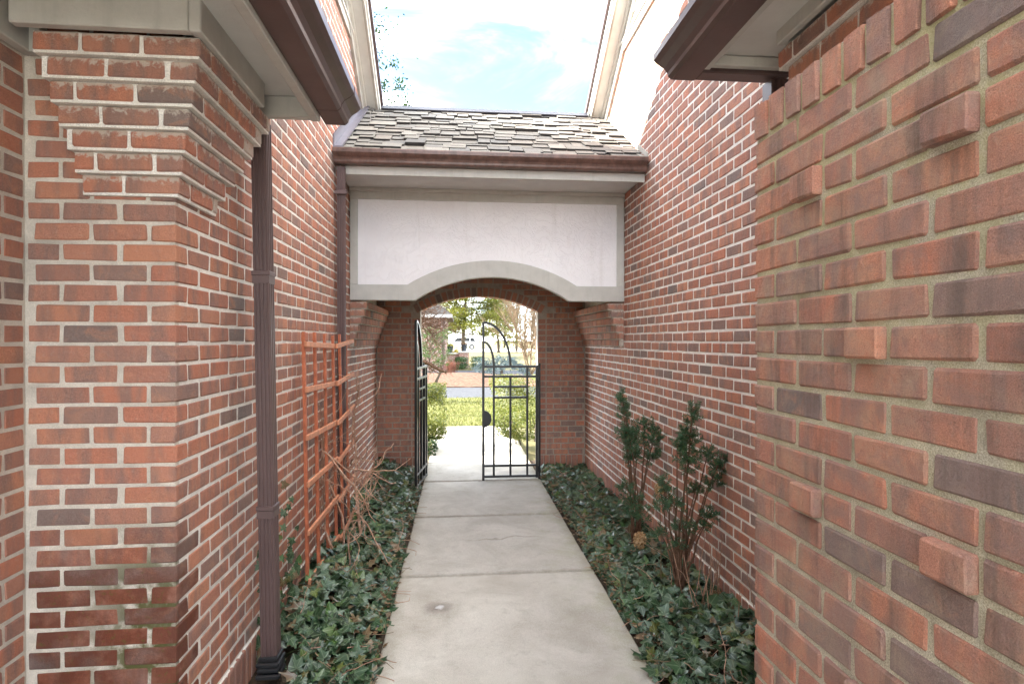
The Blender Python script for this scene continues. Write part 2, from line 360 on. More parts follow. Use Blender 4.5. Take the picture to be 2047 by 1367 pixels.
def np_mesh(name, V, F, mat, parent=None, uv=None, smooth=False):
    # V (n,3), F (m,3|4) arrays
    me = bpy.data.meshes.new(name); k = F.shape[1]
    me.vertices.add(len(V)); me.vertices.foreach_set('co', V.astype(np.float32).ravel())
    me.loops.add(F.size); me.loops.foreach_set('vertex_index', F.astype(np.int32).ravel())
    me.polygons.add(len(F)); me.polygons.foreach_set('loop_start', np.arange(0, F.size, k, dtype=np.int32))
    me.update(calc_edges=True)
    if uv is not None:
        l = me.uv_layers.new(name='UVMap'); l.data.foreach_set('uv', uv[F.ravel()].astype(np.float32).ravel())
    me.materials.append(M[mat] if isinstance(mat, str) else mat)
    if smooth: me.polygons.foreach_set('use_smooth', [True]*len(me.polygons))
    me.validate(); o = bpy.data.objects.new(name, me); C.objects.link(o)
    return attach(o, parent)
def scatter(bv, bf, P, R, sc):
    # copies of base verts bv (n,3), faces bf at points P (m,3), rotations R (m,3,3), scales sc (m,)
    V = np.einsum('mij,nj->mni', R, bv) * sc[:, None, None] + P[:, None, :]
    F = bf[None] + (np.arange(len(P))*len(bv))[:, None, None]
    return V.reshape(-1, 3), F.reshape(-1, bf.shape[1])
def basis(nrm, spin):
    # rotation matrices whose local z is nrm, spun about it
    nrm = nrm/np.linalg.norm(nrm, axis=1, keepdims=True)
    up = np.where(np.abs(nrm[:, 2:3]) > .95, np.array([[1., 0, 0]]), np.array([[0, 0, 1.]]))
    a = np.cross(up, nrm); a /= np.linalg.norm(a, axis=1, keepdims=True); b_ = np.cross(nrm, a)
    c_, s_ = np.cos(spin)[:, None], np.sin(spin)[:, None]
    x = a*c_ + b_*s_; y = -a*s_ + b_*c_
    return np.stack([x, y, nrm], axis=2)

# ------------------------------------------------------------------ bricks
BL, BD, BH, MOD, CRS = .1915, .092, .0635, .2032, .0762
def brick_geo(seed):
    r = random.Random(seed); v = []; f = []
    hx, hy, hz = BL/2, BD/2, BH/2
    for sx in (-1, 1):
        for sy in (-1, 1):
            for sz in (-1, 1):
                c = .0025 + r.random()*.0055; j = lambda a=.0022: r.uniform(-a, a)
                x, y, z = sx*(hx+j()), sy*(hy+j(.0010)), sz*(hz+j())
                v += [(x, y-sy*c*.8, z-sz*c), (x-sx*c, y, z-sz*c), (x-sx*c, y-sy*c*.8, z)]
    def id_(sx, sy, sz, k): return ((sx > 0)*4+(sy > 0)*2+(sz > 0))*3+k
    for s_ in (-1, 1):
        f.append([id_(s_, -1, -1, 0), id_(s_, 1, -1, 0), id_(s_, 1, 1, 0), id_(s_, -1, 1, 0)])
        f.append([id_(-1, s_, -1, 1), id_(1, s_, -1, 1), id_(1, s_, 1, 1), id_(-1, s_, 1, 1)])
        f.append([id_(-1, -1, s_, 2), id_(1, -1, s_, 2), id_(1, 1, s_, 2), id_(-1, 1, s_, 2)])
    for a in (-1, 1):
        for b_ in (-1, 1):
            f.append([id_(a, b_, -1, 0), id_(a, b_, 1, 0), id_(a, b_, 1, 1), id_(a, b_, -1, 1)])
            f.append([id_(a, -1, b_, 0), id_(a, 1, b_, 0), id_(a, 1, b_, 2), id_(a, -1, b_, 2)])
            f.append([id_(-1, a, b_, 1), id_(1, a, b_, 1), id_(1, a, b_, 2), id_(-1, a, b_, 2)])
    tri = []
    for a in (-1, 1):
        for b_ in (-1, 1):
            for c in (-1, 1): tri.append([id_(a, b_, c, 0), id_(a, b_, c, 1), id_(a, b_, c, 2)])
    return v, f, tri
GEO = [brick_geo(100+i) for i in range(10)]
BRICKMESH = {}
def brick_mesh(i, mat):
    if (i, mat) not in BRICKMESH:
        v, f, t = GEO[i]; mb = MB(); mb.add(v, f+t); BRICKMESH[(i, mat)] = mb.mesh('brick', mat)
    return BRICKMESH[(i, mat)]
class Brick:
    __slots__ = ('m', 'mat', 'size', 'name')
def mk_brick(center, ldir, nrm, length=BL, height=BH, depth=BD, mat='brick', jit=1.0):
    b_ = Brick(); x = Vector(ldir).normalized(); n = Vector(nrm).normalized(); y = -n; z = x.cross(y)
    c = Vector(center) + n*random.uniform(-.0012, .0015)*jit - n*depth/2
    tilt = Matrix.Rotation(random.gauss(0, .004)*jit, 3, y)
    R = tilt @ Matrix((x, y, z)).transposed()
    m4 = R.to_4x4() @ Matrix.Diagonal((length/BL, depth/BD, height/BH, 1)); m4.translation = c
    b_.m = m4; b_.mat = mat; b_.name = 'brick'
    a = [proj(Vector(center) + R @ Vector((s1*length/2, 0, s2*height/2))) for s1, s2 in ((-1, -1), (1, -1), (1, 1), (-1, 1))]
    b_.size = 0
    if all(a):
        ar = .5*abs(sum(a[i][0]*a[(i+1) % 4][1]-a[(i+1) % 4][0]*a[i][1] for i in range(4)))
        mx_ = sum(q[0] for q in a)/4; my_ = sum(q[1] for q in a)/4
        if -20 < mx_ < 2067 and -20 < my_ < 1390: b_.size = ar
    return b_
def emit(bricks, parents, limit=300, stuff_parent=None, hidden=None):
    """bricks: list of (Brick, parent_part). The largest in view become objects, the rest one joined part."""
    order = sorted(range(len(bricks)), key=lambda i: -(0 if (hidden and hidden(bricks[i][0])) else bricks[i][0].size))
    indiv, rest = order[:limit], order[limit:]
    for i in indiv:
        b_, par = bricks[i]
        o = bpy.data.objects.new(b_.name, brick_mesh(random.randrange(10), b_.mat)); C.objects.link(o); o.matrix_basis = b_.m; attach(o, par)
    bym = {}
    for i in rest: bym.setdefault(bricks[i][0].mat, []).append(bricks[i][0])
    if rest:
        V = []; F4 = []; k = 0; mats = sorted(bym); mi = []
        mb = MB()
        for q, mt in enumerate(mats):
            for b_ in bym[mt]:
                v, f, t = GEO[random.randrange(10)]
                arr = np.array(v) @ np.array(b_.m.to_3x3()).T + np.array(b_.m.translation)
                o_ = len(mb.v); mb.v += [tuple(p_) for p_ in arr]
                for fc in f+t: mb.f.append(tuple(i_+o_ for i_ in fc)); mi.append(q)
        me = mb.mesh('brickwork', mats[0])
        for mt in mats[1:]: me.materials.append(M[mt])
        me.polygons.foreach_set('material_index', mi)
        o = bpy.data.objects.new('brickwork', me); C.objects.link(o); attach(o, stuff_parent); o['kind'] = 'stuff'
UP = Vector((0, 0, 1))
def run(plane, n, u_from, u_to, z0, rows, phase=0, mat='brick', start_half=None, skip=None, clip=None, depth=BD):
    """running bond on a vertical plane. plane=('x',c) runs along y, ('y',c) along x. n=+-1 outward sign. u_from: anchored end."""
    out = []; ax, c = plane; sgn = 1 if u_to > u_from else -1
    nrm = Vector((n, 0, 0)) if ax == 'x' else Vector((0, n, 0))
    ld = Vector((0, 1, 0)) if ax == 'x' else Vector((1, 0, 0))
    if ld.cross(-nrm).z < 0: ld = -ld
    for k in range(rows):
        zc = z0 + k*CRS + CRS/2; u = u_from
        first = MOD/2 if (k+phase) % 2 == 0 else MOD
        while (u_to-u)*sgn > .03:
            ln = first; first = MOD
            e = u + sgn*ln
            if (e-u_to)*sgn > 0: e = u_to
            a, b_ = u + sgn*.0062, e - sgn*.0062
            u = e
            if abs(b_-a) < .02: continue
            segs = [(min(a, b_), max(a, b_))]
            if skip and skip((a+b_)/2, zc): continue
            if clip: segs = clip(segs[0], zc)
            for s0, s1 in segs:
                if s1-s0 < .02: continue
                uc = (s0+s1)/2; mt = mat(uc, zc) if callable(mat) else mat
                ctr = Vector((c, uc, zc)) if ax == 'x' else Vector((uc, c, zc))
                out.append(mk_brick(ctr, ld, nrm, (s1-s0), BH, depth, mt))
    return out
def soldiers(plane, n, u0, u1, z0, z1, mat='brick'):
    out = []; ax, c = plane; nrm = Vector((n, 0, 0)) if ax == 'x' else Vector((0, n, 0)); u = u0+CRS/2
    while u < u1-.02:
        ctr = Vector((c, u, (z0+z1)/2)) if ax == 'x' else Vector((u, c, (z0+z1)/2))
        out.append(mk_brick(ctr, UP, nrm, z1-z0-.01, BH, BD, mat)); u += CRS
    return out

Z0 = .182                      # top of the soldier course
XL, XR, YB = -1.07, 1.70, 7.57 # passage walls and arch wall
YP = 2.27                      # front face of the left house corner
# ================================================================== GROUND
def sheet(name, mat, x0, x1, y0, y1, z, nx=2, ny=2, zf=None):
    xs = np.linspace(x0, x1, nx); ys = np.linspace(y0, y1, ny)
    V = np.array([(x, y, z + (zf(x, y) if zf else 0)) for y in ys for x in xs])
    F = np.array([(j*nx+i, j*nx+i+1, (j+1)*nx+i+1, (j+1)*nx+i) for j in range(ny-1) for i in range(nx-1)])
    o = np_mesh(name, V, F, mat); o['kind'] = 'structure'; return o
def rise(x, y): return .45*min(1, max(0, (y-33)/30.0))
ys = [-60, 33, 40, 50, 63, 100, 900]
V = np.array([(x, y, -.03+rise(0, y)) for y in ys for x in (-500, 500)]); F = np.array([(2*i, 2*i+1, 2*i+3, 2*i+2) for i in range(len(ys)-1)])
o = np_mesh('ground', V, F, 'earth'); o['kind'] = 'structure'
sheet('soil_bed', 'soil', XL-.05, XR+.05, .9, 8.2, -.012, 30, 60, lambda x, y: .018*math.sin(x*23+y*3)*math.sin(y*17))
sheet('entry_paving', 'paver', -8, 8, -14, 1.9, -.004)
sheet('lawn', 'lawn', -30, 30, 11.25, 17.1, -.006)
sheet('driveway', 'asphalt', -60, 60, 17.1, 20.9, -.010)
sheet('road', 'asphalt', -80, 80, 28.4, 32.6, -.008)
sheet('far_road', 'paver', -200, 200, 62, 84, .462)
# mulch island between the drives, a low mound
xs = np.linspace(-16, 3.2, 34); ysm = np.linspace(20.9, 28.4, 16)
V = np.array([(x, y, .004 + .28*math.sin(math.pi*(y-20.9)/7.5)*min(1, max(0, (3.2-x)/2.5)) + random.uniform(0, .02)) for y in ysm for x in xs])
F = np.array([(j*34+i, j*34+i+1, (j+1)*34+i+1, (j+1)*34+i) for j in range(15) for i in range(33)])
o = np_mesh('mulch_bed', V, F, 'mulch'); o['kind'] = 'structure'
sheet('island_lawn', 'lawn', 3.0, 30, 20.9, 28.4, .002)

# walkway of poured slabs with open joints
wk = box('walkway', 'joint', None, -.41, .97, 1.95, 11.2, -.05, -.002); wk['kind'] = 'structure'
JY = [1.95, 2.62, 4.115, 5.495, 6.86, 7.93, 9.18, 10.2, 11.2]
for i in range(len(JY)-1):
    y0, y1 = JY[i]+.011, JY[i+1]-.011; xa, xb = -.42, .99
    mb = MB(); n = 14; k = .012
    top = []
    for (xx, yy) in [(xa + (xb-xa)*t/n, y0) for t in range(n+1)] + [(xb, y0+(y1-y0)*t/n) for t in range(1, n+1)] + [(xb-(xb-xa)*t/n, y1) for t in range(1, n+1)] + [(xa, y1-(y1-y0)*t/n) for t in range(1, n)]:
        top.append((xx+random.uniform(-.0025, .0025), yy+random.uniform(-.0025, .0025)))
    cxm, cym = (xa+xb)/2, (y0+y1)/2; tilt = random.uniform(-.003, .003); zz = .030 + random.uniform(-.003, .004)
    N_ = len(top); ins = [(x_+(.009 if x_ < cxm-.6 else -.009 if x_ > cxm+.6 else 0), y_+(.009 if y_ < cym-.45 else -.009 if y_ > cym+.45 else 0)) for x_, y_ in top]
    v = [(x_, y_, zz+(y_-cym)*tilt) for x_, y_ in ins] + [(x_, y_, zz-.009+(y_-cym)*tilt) for x_, y_ in top] + [(x_, y_, -.04) for x_, y_ in top]
    f = [tuple(range(N_))] + [(N_+a, N_+(a+1) % N_, (a+1) % N_, a) for a in range(N_)] + [(2*N_+a, 2*N_+(a+1) % N_, N_+(a+1) % N_, N_+a) for a in range(N_)]
    o = mb.add(v, f).build('slab', 'concrete', wk)

# ================================================================== LEFT HOUSE
LH = thing('brick_house', (XL-1.5, 4.5, 0), 'red brick house on the left of the walk with corbelled corner and brown downspouts', 'house')
RH = thing('brick_house', (XR+1.5, 4.5, 0), 'tall red brick house wall on the right behind the two young yews', 'house')
ZT = Z0 + 59*CRS               # top of brick, 4.678
mg = .003
RSL = .69                      # rake slope
def rake_z(y): return 4.40 + RSL*(6.55-y) if y > 2.5 else 4.40 + RSL*(6.55-2.5) - RSL*(2.5-y)
# cores (mortar)
lw = MB().box(XL-.35, XL-mg, YP+.03, 8.15, -.1, ZT).build('wall', 'mortar', LH)
lfw = MB().box(-3.2, XL-mg-.001, YP+mg, YP+.4, -.1, 2.95).build('corner_wall', 'mortar_front', LH)
lsw = MB().box(-3.0, -1.60-mg, -3.2, YP+mg-.002, -.1, 2.95).build('porch_wall', 'mortar_front', LH)
LB = []
# passage face: corner bricks alternate header / stretcher
def left_skip(u, z): return (u > 5.8 and z > 2.2 and z < 4.45 - .66*abs(u-6.55)) or (u > 7.60 and z < 4.7)
rows = 59
mossy = lambda u, z: 'brick_moss' if z < 1.2 else 'brick'
for k in range(rows):
    z = Z0 + k*CRS; zc = z + CRS/2
    if z > 2.86 and k > 35: pass
    if (k % 2) == 0:   # stretcher along the front, header on the passage side
        mt = mossy(-1.2, zc)
        LB.append((mk_brick((XL-BL/2+.0025, YP-.001, zc), (1, 0, 0), (0, -1, 0), BL, BH, BD, mt), lfw))
        LB += [(b_, lw) for b_ in run(('x', XL), 1, YP+.0975, 8.14, z, 1, 1, 'brick', skip=left_skip)]
        if zc < 2.9: LB += [(b_, lfw) for b_ in run(('y', YP), -1, XL-MOD, -1.599, z, 1, 1, mossy)]
    else:
        mt = mossy(-1.1, zc)
        LB.append((mk_brick((XL+.001, YP+BL/2-.0025, zc), (0, 1, 0), (1, 0, 0), BL, BH, BD, mt), lw))
        LB += [(b_, lw) for b_ in run(('x', XL), 1, YP+MOD, 8.14, z, 1, 1, 'brick', skip=left_skip)]
        if zc < 2.9: LB += [(b_, lfw) for b_ in run(('y', YP), -1, XL-.0975, -1.599, z, 1, 1, mossy)]
LB += [(b_, lw) for b_ in soldiers(('x', XL+.012), 1, YP, 7.55, -.02, Z0)]
box('soldier_ledge', 'mortar', LH, XL-.02, XL+.007, YP, 7.56, -.06, Z0-.004)
# porch wall running towards the camera
LB += [(b_, lsw) for b_ in run(('x', -1.60), 1, YP-.002, .6, Z0 % CRS, 38, 0, 'brick')]
# corbelled bracket on the corner: every course steps out on three sides
cor = MB()
NC = 7; zc0 = 2.797 - NC*CRS
for k in range(NC):
    d = .0225*(k+1); z = zc0 + k*CRS
    xl, xr_, yf, yb = -1.395 - .0130*k, XL+d, YP-d, 2.60 + .045*k
    cor.box(xl+.006, xr_-.006, yf+.006, YP+.1, z-.004, z+CRS-.006)
    cor.box(XL-.1, xr_-.0065, yf+.0065, yb-.006, z-.0045, z+CRS-.0065)
corbel = cor.build('corbel', 'mortar', LH)
for k in range(NC):
    d = .0225*(k+1); z = zc0 + k*CRS + CRS/2
    xl, xr_, yf, yb = -1.395 - .0130*k, XL+d, YP-d, 2.60 + .045*k
    if k % 2 == 0:
        LB.append((mk_brick((xr_-BL/2, yf, z), (1, 0, 0), (0, -1, 0), BL, BH, BD, 'brick_lime'), corbel)); fx, fy = xr_-MOD+.005, yf+BD+.01
    else:
        LB.append((mk_brick((xr_, yf+BL/2, z), (0, 1, 0), (1, 0, 0), BL, BH, BD, 'brick_lime'), corbel)); fx, fy = xr_-BD-.01, yf+MOD-.005
    zz = z-CRS/2
    LB += [(b_, corbel) for b_ in run(('y', yf), -1, fx, xl, zz, 1, 1, 'brick_lime')]
    LB += [(b_, corbel) for b_ in run(('x', xr_), 1, fy, yb, zz, 1, 1, 'brick_lime')]
def lhid(b_):
    p_ = b_.m.translation; q = proj(p_)
    if q is None: return True
    if abs(p_.x-XL) < .2 and p_.y > 2.9 and 508 < q[0] < 552: return True
    return p_.z > 2.9 and p_.y < 4.5
emit(LB, None, 300, LH, lhid)

# eave over the corner: frieze, soffit, fascia, gutter
EE = 2.90; SZ = 2.905
box('frieze_board', 'trim', LH, -.935, -.893, 2.075, 2.73, 2.793, 2.96, .004)
box('frieze_board', 'trim', LH, -1.515, -.9355, 2.073, 2.110, 2.794, 2.96, .004)
box('frieze_board', 'trim', LH, -1.5955, -1.555, .2, 2.24, 2.77, 2.96, .004)
box('frieze_board', 'trim', LH, -1.60, -1.516, 2.226, 2.264, 2.77, 2.96, .004)
MB().box(-1.62, -.725, -1.2, EE-.012, SZ, SZ+.02).build('soffit', 'soffit', LH)
box('soffit_trim', 'soffit', LH, -.772, -.729, -1.2, EE-.05, SZ-.012, SZ-.001)
MB().box(-.724, -.682, -1.2, EE, 2.800, 2.99).build('fascia', 'trim', LH, bevel=.004)
box('eave_return', 'trim', LH, -1.03, -.725, EE-.045, EE, 2.805, 2.903, .004)
GP = [(0, 0), (.085, 0), (.097, .014), (.100, .030), (.112, .050), (.135, .068), (.150, .085), (.152, .112), (.146, .122), (.134, .122), (.136, .114), (.012, .110), (.008, .118), (0, .118)]
g_ = MB().prism([(-.680+x*1.18, 2.825+z*1.0) for x, z in GP], 'y', -1.2, EE+.10).build('gutter', 'gutter', LH)
MB().prism([(-.6802+x*1.2, 2.8235+z*1.02) for x, z in GP], 'y', EE-.09, EE-.075).build('seam', 'gutter', g_)
MB().prism([(-1.62, 3.40), (-.53, 2.975), (-.53, 3.01), (-1.62, 3.47)], 'y', -1.2, EE+.08).build('porch_roof', 'roof_far', LH)

def downspout(parent, x, y, w_, d_, z0, z1, lean=0, bands=(), mat='spout', boot=True, strap=None):
    """ribbed rectangular pipe; front face looks to -y"""
    pr = []; hw, hd = w_/2, d_/2; nr = 4
    front = [(-hw, -hd)]
    for i in range(nr):
        a = -hw + w_*(i+.25)/nr; b_ = -hw + w_*(i+.75)/nr
        front += [(a, -hd), (a+.003, -hd-.005), (b_-.003, -hd-.005), (b_, -hd)]
    front += [(hw, -hd)]
    side = []
    for i in range(3):
        a = -hd + d_*(i+.25)/3; b_ = -hd + d_*(i+.75)/3
        side += [(hw, a), (hw+.004, a+.003), (hw+.004, b_-.003), (hw, b_)]
    out = front + side + [(hw, hd), (-hw, hd)]
    n = len(out); v = [(x+a, y+b_, z0) for a, b_ in out] + [(x+lean+a, y+b_, z1) for a, b_ in out]
    f = [tuple(range(n)), tuple(range(2*n-1, n-1, -1))] + [(i, (i+1) % n, n+(i+1) % n, n+i) for i in range(n)]
    o = MB().add(v, f).build('downspout', mat, parent)
    for zb in bands:
        t = (zb-z0)/(z1-z0); xx = x+lean*t
        box('sleeve', mat, o, xx-hw-.0075, xx+hw+.0075, y-hd-.0085, y+hd+.004, zb-.012, zb+.012, .003)
        MB().box(xx-hw-.0035, xx+hw+.0055, y-hd-.0065, y+hd+.002, zb-.05, zb-.013).build('crimped_joint', mat, o)
    if boot:
        m_ = MB()
        for i, (zz, gw) in enumerate(((z0-.05, .022), (z0-.02, .016), (z0+.008, .020), (z0+.034, .012))):
            m_.box(x-hw-gw, x+hw+gw, y-hd-gw, y+hd+gw*.6, zz, zz+.024)
        m_.build('drain_boot', 'black_pipe', o, bevel=.006)
    return o
downspout(LH, -.938, 2.950, .072, .082, .10, 2.804, -.046, (.89, 2.05))
d2 = downspout(LH, -1.012, 5.06, .062, .058, .05, 3.22, -.004, (1.35,), 'spout')
box('strap', 'spout', d2, -1.064, -.958, 5.005, 5.03, 2.975, 3.01, .003)
# gable end: siding above the brick, rake boards, roof
def gable(H, sx, x_wall, name_y0=2.2):
    s_ = sx  # outward sign towards the passage
    xw = x_wall
    # gable sheathing polygon
    poly = [(-2.8, 3.0), (name_y0, 3.0), (name_y0, ZT), (6.15, ZT-.002), (2.5, rake_z(2.5)-.20), (-2.8, rake_z(-2.8)-.2)]
    MB().prism(poly, 'x', xw-s_*.30, xw-s_*.012).build('gable_wall', 'siding', H)
    # skirt trim on top of the brick and lap siding boards
    box('skirt_board', 'rake_trim', H, *sorted((xw-s_*.01, xw+s_*.022)), 3.0, 6.05, ZT+.001, ZT+.085)
    box('drip_cap', 'rake_white', H, *sorted((xw-s_*.012, xw+s_*.036)), 3.0, 6.03, ZT+.086, ZT+.104)
    z = ZT+.106; i = 0
    while z < 6.3 and i < 14:
        ye = 6.55 - (z+.30-4.40)/RSL
        if ye > 3.2:
            MB().prism([(xw-s_*.011, z), (xw+s_*.020, z), (xw+s_*.020, z+.016), (xw-s_*.003, z+.118), (xw-s_*.011, z+.118)], 'y', 3.0, ye).build('siding_board', 'siding', H)
        z += .115; i += 1
    # rake: boards run along the slope (y from 3 to 7.9)
    ya, yb = 2.6, 8.3
    def slope_board(name, mat, x0, x1, lo, hi):
        P_ = [(ya, rake_z(ya)+lo), (yb, rake_z(yb)+lo), (yb, rake_z(yb)+hi), (ya, rake_z(ya)+hi)]
        MB().prism(P_, 'x', *sorted((x0, x1))).build(name, mat, H)
    slope_board('rake_frieze', 'rake_trim', xw-s_*.01, xw+s_*.028, -.30, -.10)
    slope_board('rake_moulding', 'rake_white', xw+s_*.0285, xw+s_*.048, -.15, -.10)
    slope_board('rake_soffit', 'rake_white', xw-s_*.008, xw+s_*.148, -.099, -.080)
    slope_board('rake_board', 'rake_trim', xw+s_*.1485, xw+s_*.172, -.135, .03)
    slope_board('rake_strip', 'rake_white', xw+s_*.1725, xw+s_*.187, -.05, .03)
    slope_board('drip_edge', 'gutter', xw+s_*.13, xw+s_*.215, .031, .075)
    # roof planes
    xa, xb = xw+s_*.205, xw-s_*8
    for (q0, q1) in (((2.5, rake_z(2.5)), (8.4, rake_z(8.4))), ((2.5, rake_z(2.5)), (-3.6, rake_z(-3.6)))):
        MB().prism([(q0[0], q0[1]+.076), (q1[0], q1[1]+.076), (q1[0], q1[1]+.13), (q0[0], q0[1]+.13)], 'x', *sorted((xa, xb))).build('roof', 'roof_far', H)
gable(LH, 1, XL); gable(RH, -1, XR)
# bodies behind what is seen
MB().box(XL-7.5, XL-.36, -2.9, 7.6, 3.45, 3.7).build('upper_floor', 'siding', LH)
MB().box(XL-7.5, -3.21, YP+.41, 8.1, -.1, 3.44).build('rear_wall', 'far_brick', LH)
MB().box(XR+.36, XR+7.5, -2.9, 7.6, 3.45, 3.7).build('upper_floor', 'siding', RH)
MB().box(XR+1.2, XR+7.5, 0.2, 7.7, -.1, 3.44).build('rear_wall', 'far_brick', RH)

# ================================================================== RIGHT HOUSE
rw = MB().box(XR+mg, XR+.35, 1.6, 7.80, -.1, ZT).build('wall', 'mortar', RH)
RB = []
def right_skip(u, z): return (u > 5.8 and z > 2.2 and z < 4.45 - .66*abs(u-6.55))
RB += [(b_, rw) for b_ in run(('x', XR), -1, 7.56, 2.0, Z0, 59, 0, 'brick', skip=right_skip)]
RB += [(b_, rw) for b_ in soldiers(('x', XR-.012), -1, 2.2, 7.55, -.02, Z0)]
box('soldier_ledge', 'mortar', RH, XR-.007, XR+.02, 2.2, 7.56, -.06, Z0-.004)
# projecting pier under the right eave with corbelled head
pier = MB().box(1.44+mg, 1.699, .3, 2.26, -.1, 2.98)
NCR = 7
for k in range(NCR):
    d = .020*(k+1); z = 2.90-NCR*CRS+k*CRS
    pier.box(1.44-d+.006, 1.5, .3, 2.22-.04*(NCR-1-k), z-.004, z+CRS-.006)
pier = pier.build('pier', 'mortar', RH)
RB += [(b_, pier) for b_ in run(('x', 1.44), -1, 2.25, .4, Z0+24*CRS, 5, 0, 'brick')]
for k in range(NCR):
    d = .020*(k+1); z = 2.90-NCR*CRS+k*CRS
    RB += [(b_, pier) for b_ in run(('x', 1.44-d), -1, 2.225-.04*(NCR-1-k), .4, z, 1, k, 'brick_lime')]
def rhid(b_):
    q = proj(b_.m.translation)
    if q is None: return True
    if b_.m.translation.x < 1.62: return False
    return q[0] > 1508 or (q[1] < 150 and q[0] > 1345)
emit(RB, None, 300, RH, rhid)
RE = 2.40
box('frieze_board', 'trim', RH, 1.270, 1.300, -.6, RE-.22, 2.90, 3.03, .004)
box('frieze_board', 'trim', RH, 1.3005, 1.68, RE-.25, RE-.222, 2.90, 3.03, .004)
MB().box(1.095, 1.69, -.6, RE-.012, 2.955, 2.975).build('soffit', 'soffit', RH)
box('soffit_trim', 'soffit', RH, 1.096, 1.135, -.6, RE-.03, 2.943, 2.954)
MB().box(1.060, 1.094, -.6, RE, 2.90, 3.05).build('fascia', 'trim', RH, bevel=.003)
box('eave_return', 'trim', RH, 1.095, 1.60, RE-.035, RE, 2.908, 2.952, .004)
g_ = MB().prism([(1.058-x*1.25, 2.890+z*.95) for x, z in GP], 'y', -.6, RE+.085).build('gutter', 'gutter', RH)
box('gutter_return', 'gutter', RH, 1.0585, 1.47, RE+.002, RE+.085, 2.891, 2.995, .006)
MB().prism([(.90, 3.01), (1.69, 3.40), (1.69, 3.47), (.90, 3.045)], 'y', -.6, RE+.07).build('porch_roof', 'roof_far', RH)
downspout(RH, 1.425, RE+.045, .088, .075, .05, 2.88, 0, (2.2,), 'gutter', False)

# ================================================================== NEAR GARDEN WALL (right)
GW = thing('garden_wall', (.95, .5, 0), 'near red brick garden wall on the right with projecting half bricks and rowlock cap', 'garden wall')
XN, YN = .847, 1.563
gwc = MB().box(XN+.0042, XN+.193, -1.2, YN-.006, -.05, 2.385-.004).build('wall', 'mortar_sandy', GW)
GB = []
ZC = 2.287
for k in range(30):
    zc = ZC - CRS/2 - k*CRS
    if zc < 0: break
    y = YN; special = k % 5 == 2
    if special: seq = [('S', 0), ('P', 1), ('H', 0)]*6 if (k//5) % 2 == 0 else [('H', 0), ('S', 0)] + [('H', 0), ('P', 1), ('S', 0)]*6
    else: seq = ([('H', 0)] if k % 2 else []) + [('S', 0)]*14
    for kind, pj in seq:
        ln = MOD if kind == 'S' else MOD/2
        if y-ln < -.9: break
        a, b_ = y-.006 if y < YN else y, y-ln+.006
        if kind == 'P':
            br = mk_brick((XN-.021, (a+.006+b_)/2, zc), (0, -1, 0), (-1, 0, 0), a+.006-b_, BH+.002, BD, 'brick_old', .5)
        else: br = mk_brick((XN, (a+b_)/2, zc), (0, -1, 0), (-1, 0, 0), a-b_, BH, BD, 'brick_old', 1.2)
        GB.append((br, gwc)); y -= ln
y = YN
while y > -.9:
    GB.append((mk_brick((XN-.003, y-CRS/2+.004, 2.338+random.uniform(-.003, .003)), (0, 0, 1), (-1, 0, 0), .097, BH, .196, 'brick_old'), gwc)); y -= .0745
# return bricks showing on the far end of the wall
for k in range(30):
    zc = ZC - CRS/2 - k*CRS
    if zc > 0: GB.append((mk_brick((XN+.145, YN, zc), (-1, 0, 0), (0, 1, 0), .088, BH, BD, 'brick'), gwc))
emit(GB, None, 300, GW)

# ================================================================== ARCHWAY (covered passage between the houses)
AW = thing('archway', (.3, 6.6, 0), 'roofed archway joining the two houses, white stucco panel above and brick arch within', 'archway')
OX0, OX1, SPR, CRN = -.503, 1.059, 2.10, 2.30
AC = (OX0+OX1)/2; AH = (OX1-OX0)/2; AR = (AH**2+(CRN-SPR)**2)/(2*(CRN-SPR)); AZ = CRN-AR
RT = .118   # ring thickness
def arc(R, x0, x1, n=24, cz=AZ, cx_=AC): return [(x0+(x1-x0)*i/n, cz+math.sqrt(max(0, R*R-(x0+(x1-x0)*i/n-cx_)**2))) for i in range(n+1)]
poly = [(XL, -.1), (OX0, -.1)] + arc(AR+.004, OX0, OX1) + [(OX1, -.1), (XR, -.1), (XR, 2.95), (XL, 2.95)]
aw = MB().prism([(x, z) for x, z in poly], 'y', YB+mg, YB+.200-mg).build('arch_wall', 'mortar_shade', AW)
AB = []
Ro = AR+RT+.006
def clip_arch(seg, zc):
    s0, s1 = seg; out = []
    zt, zb = zc+BH/2, zc-BH/2
    if zb > SPR-.02:
        dz = max(0, zb-AZ); 
        if dz >= Ro: return [seg]
        hw = math.sqrt(Ro*Ro-dz*dz)
    else: hw = AH+RT
    if s0 < AC-hw: out.append((s0, min(s1, AC-hw)))
    if s1 > AC+hw: out.append((max(s0, AC+hw), s1))
    return out
for side in (0, 1):
    pass
AB += [(b_, aw) for b_ in run(('y', YB), -1, XL+.003, XR-.003, Z0, 36, 0, 'brick', clip=clip_arch)]
for k in range(26):
    zc = Z0+k*CRS+CRS/2
    if zc+BH/2 > SPR-.02: continue
    for xc in (OX0-.054, OX1+.054): AB.append((mk_brick((xc, YB, zc), (1, 0, 0), (0, -1, 0), .103, BH, .2, 'brick'), aw))
a0 = math.asin(AH/AR); nr = int(2*a0*(AR+RT/2)/CRS)
for i in range(nr+1):
    a = -a0 - .01 + (2*a0+.02)*i/nr; rd = Vector((math.sin(a), 0, math.cos(a)))
    ctr = Vector((AC, YB-.002, AZ)) + rd*(AR+RT/2)
    AB.append((mk_brick(ctr, rd, (0, -1, 0), RT, BH, .2, 'brick', .5), aw))
AB += [(b_, aw) for b_ in soldiers(('y', YB-.012), -1, XL+.01, OX0-.002, -.02, Z0)]
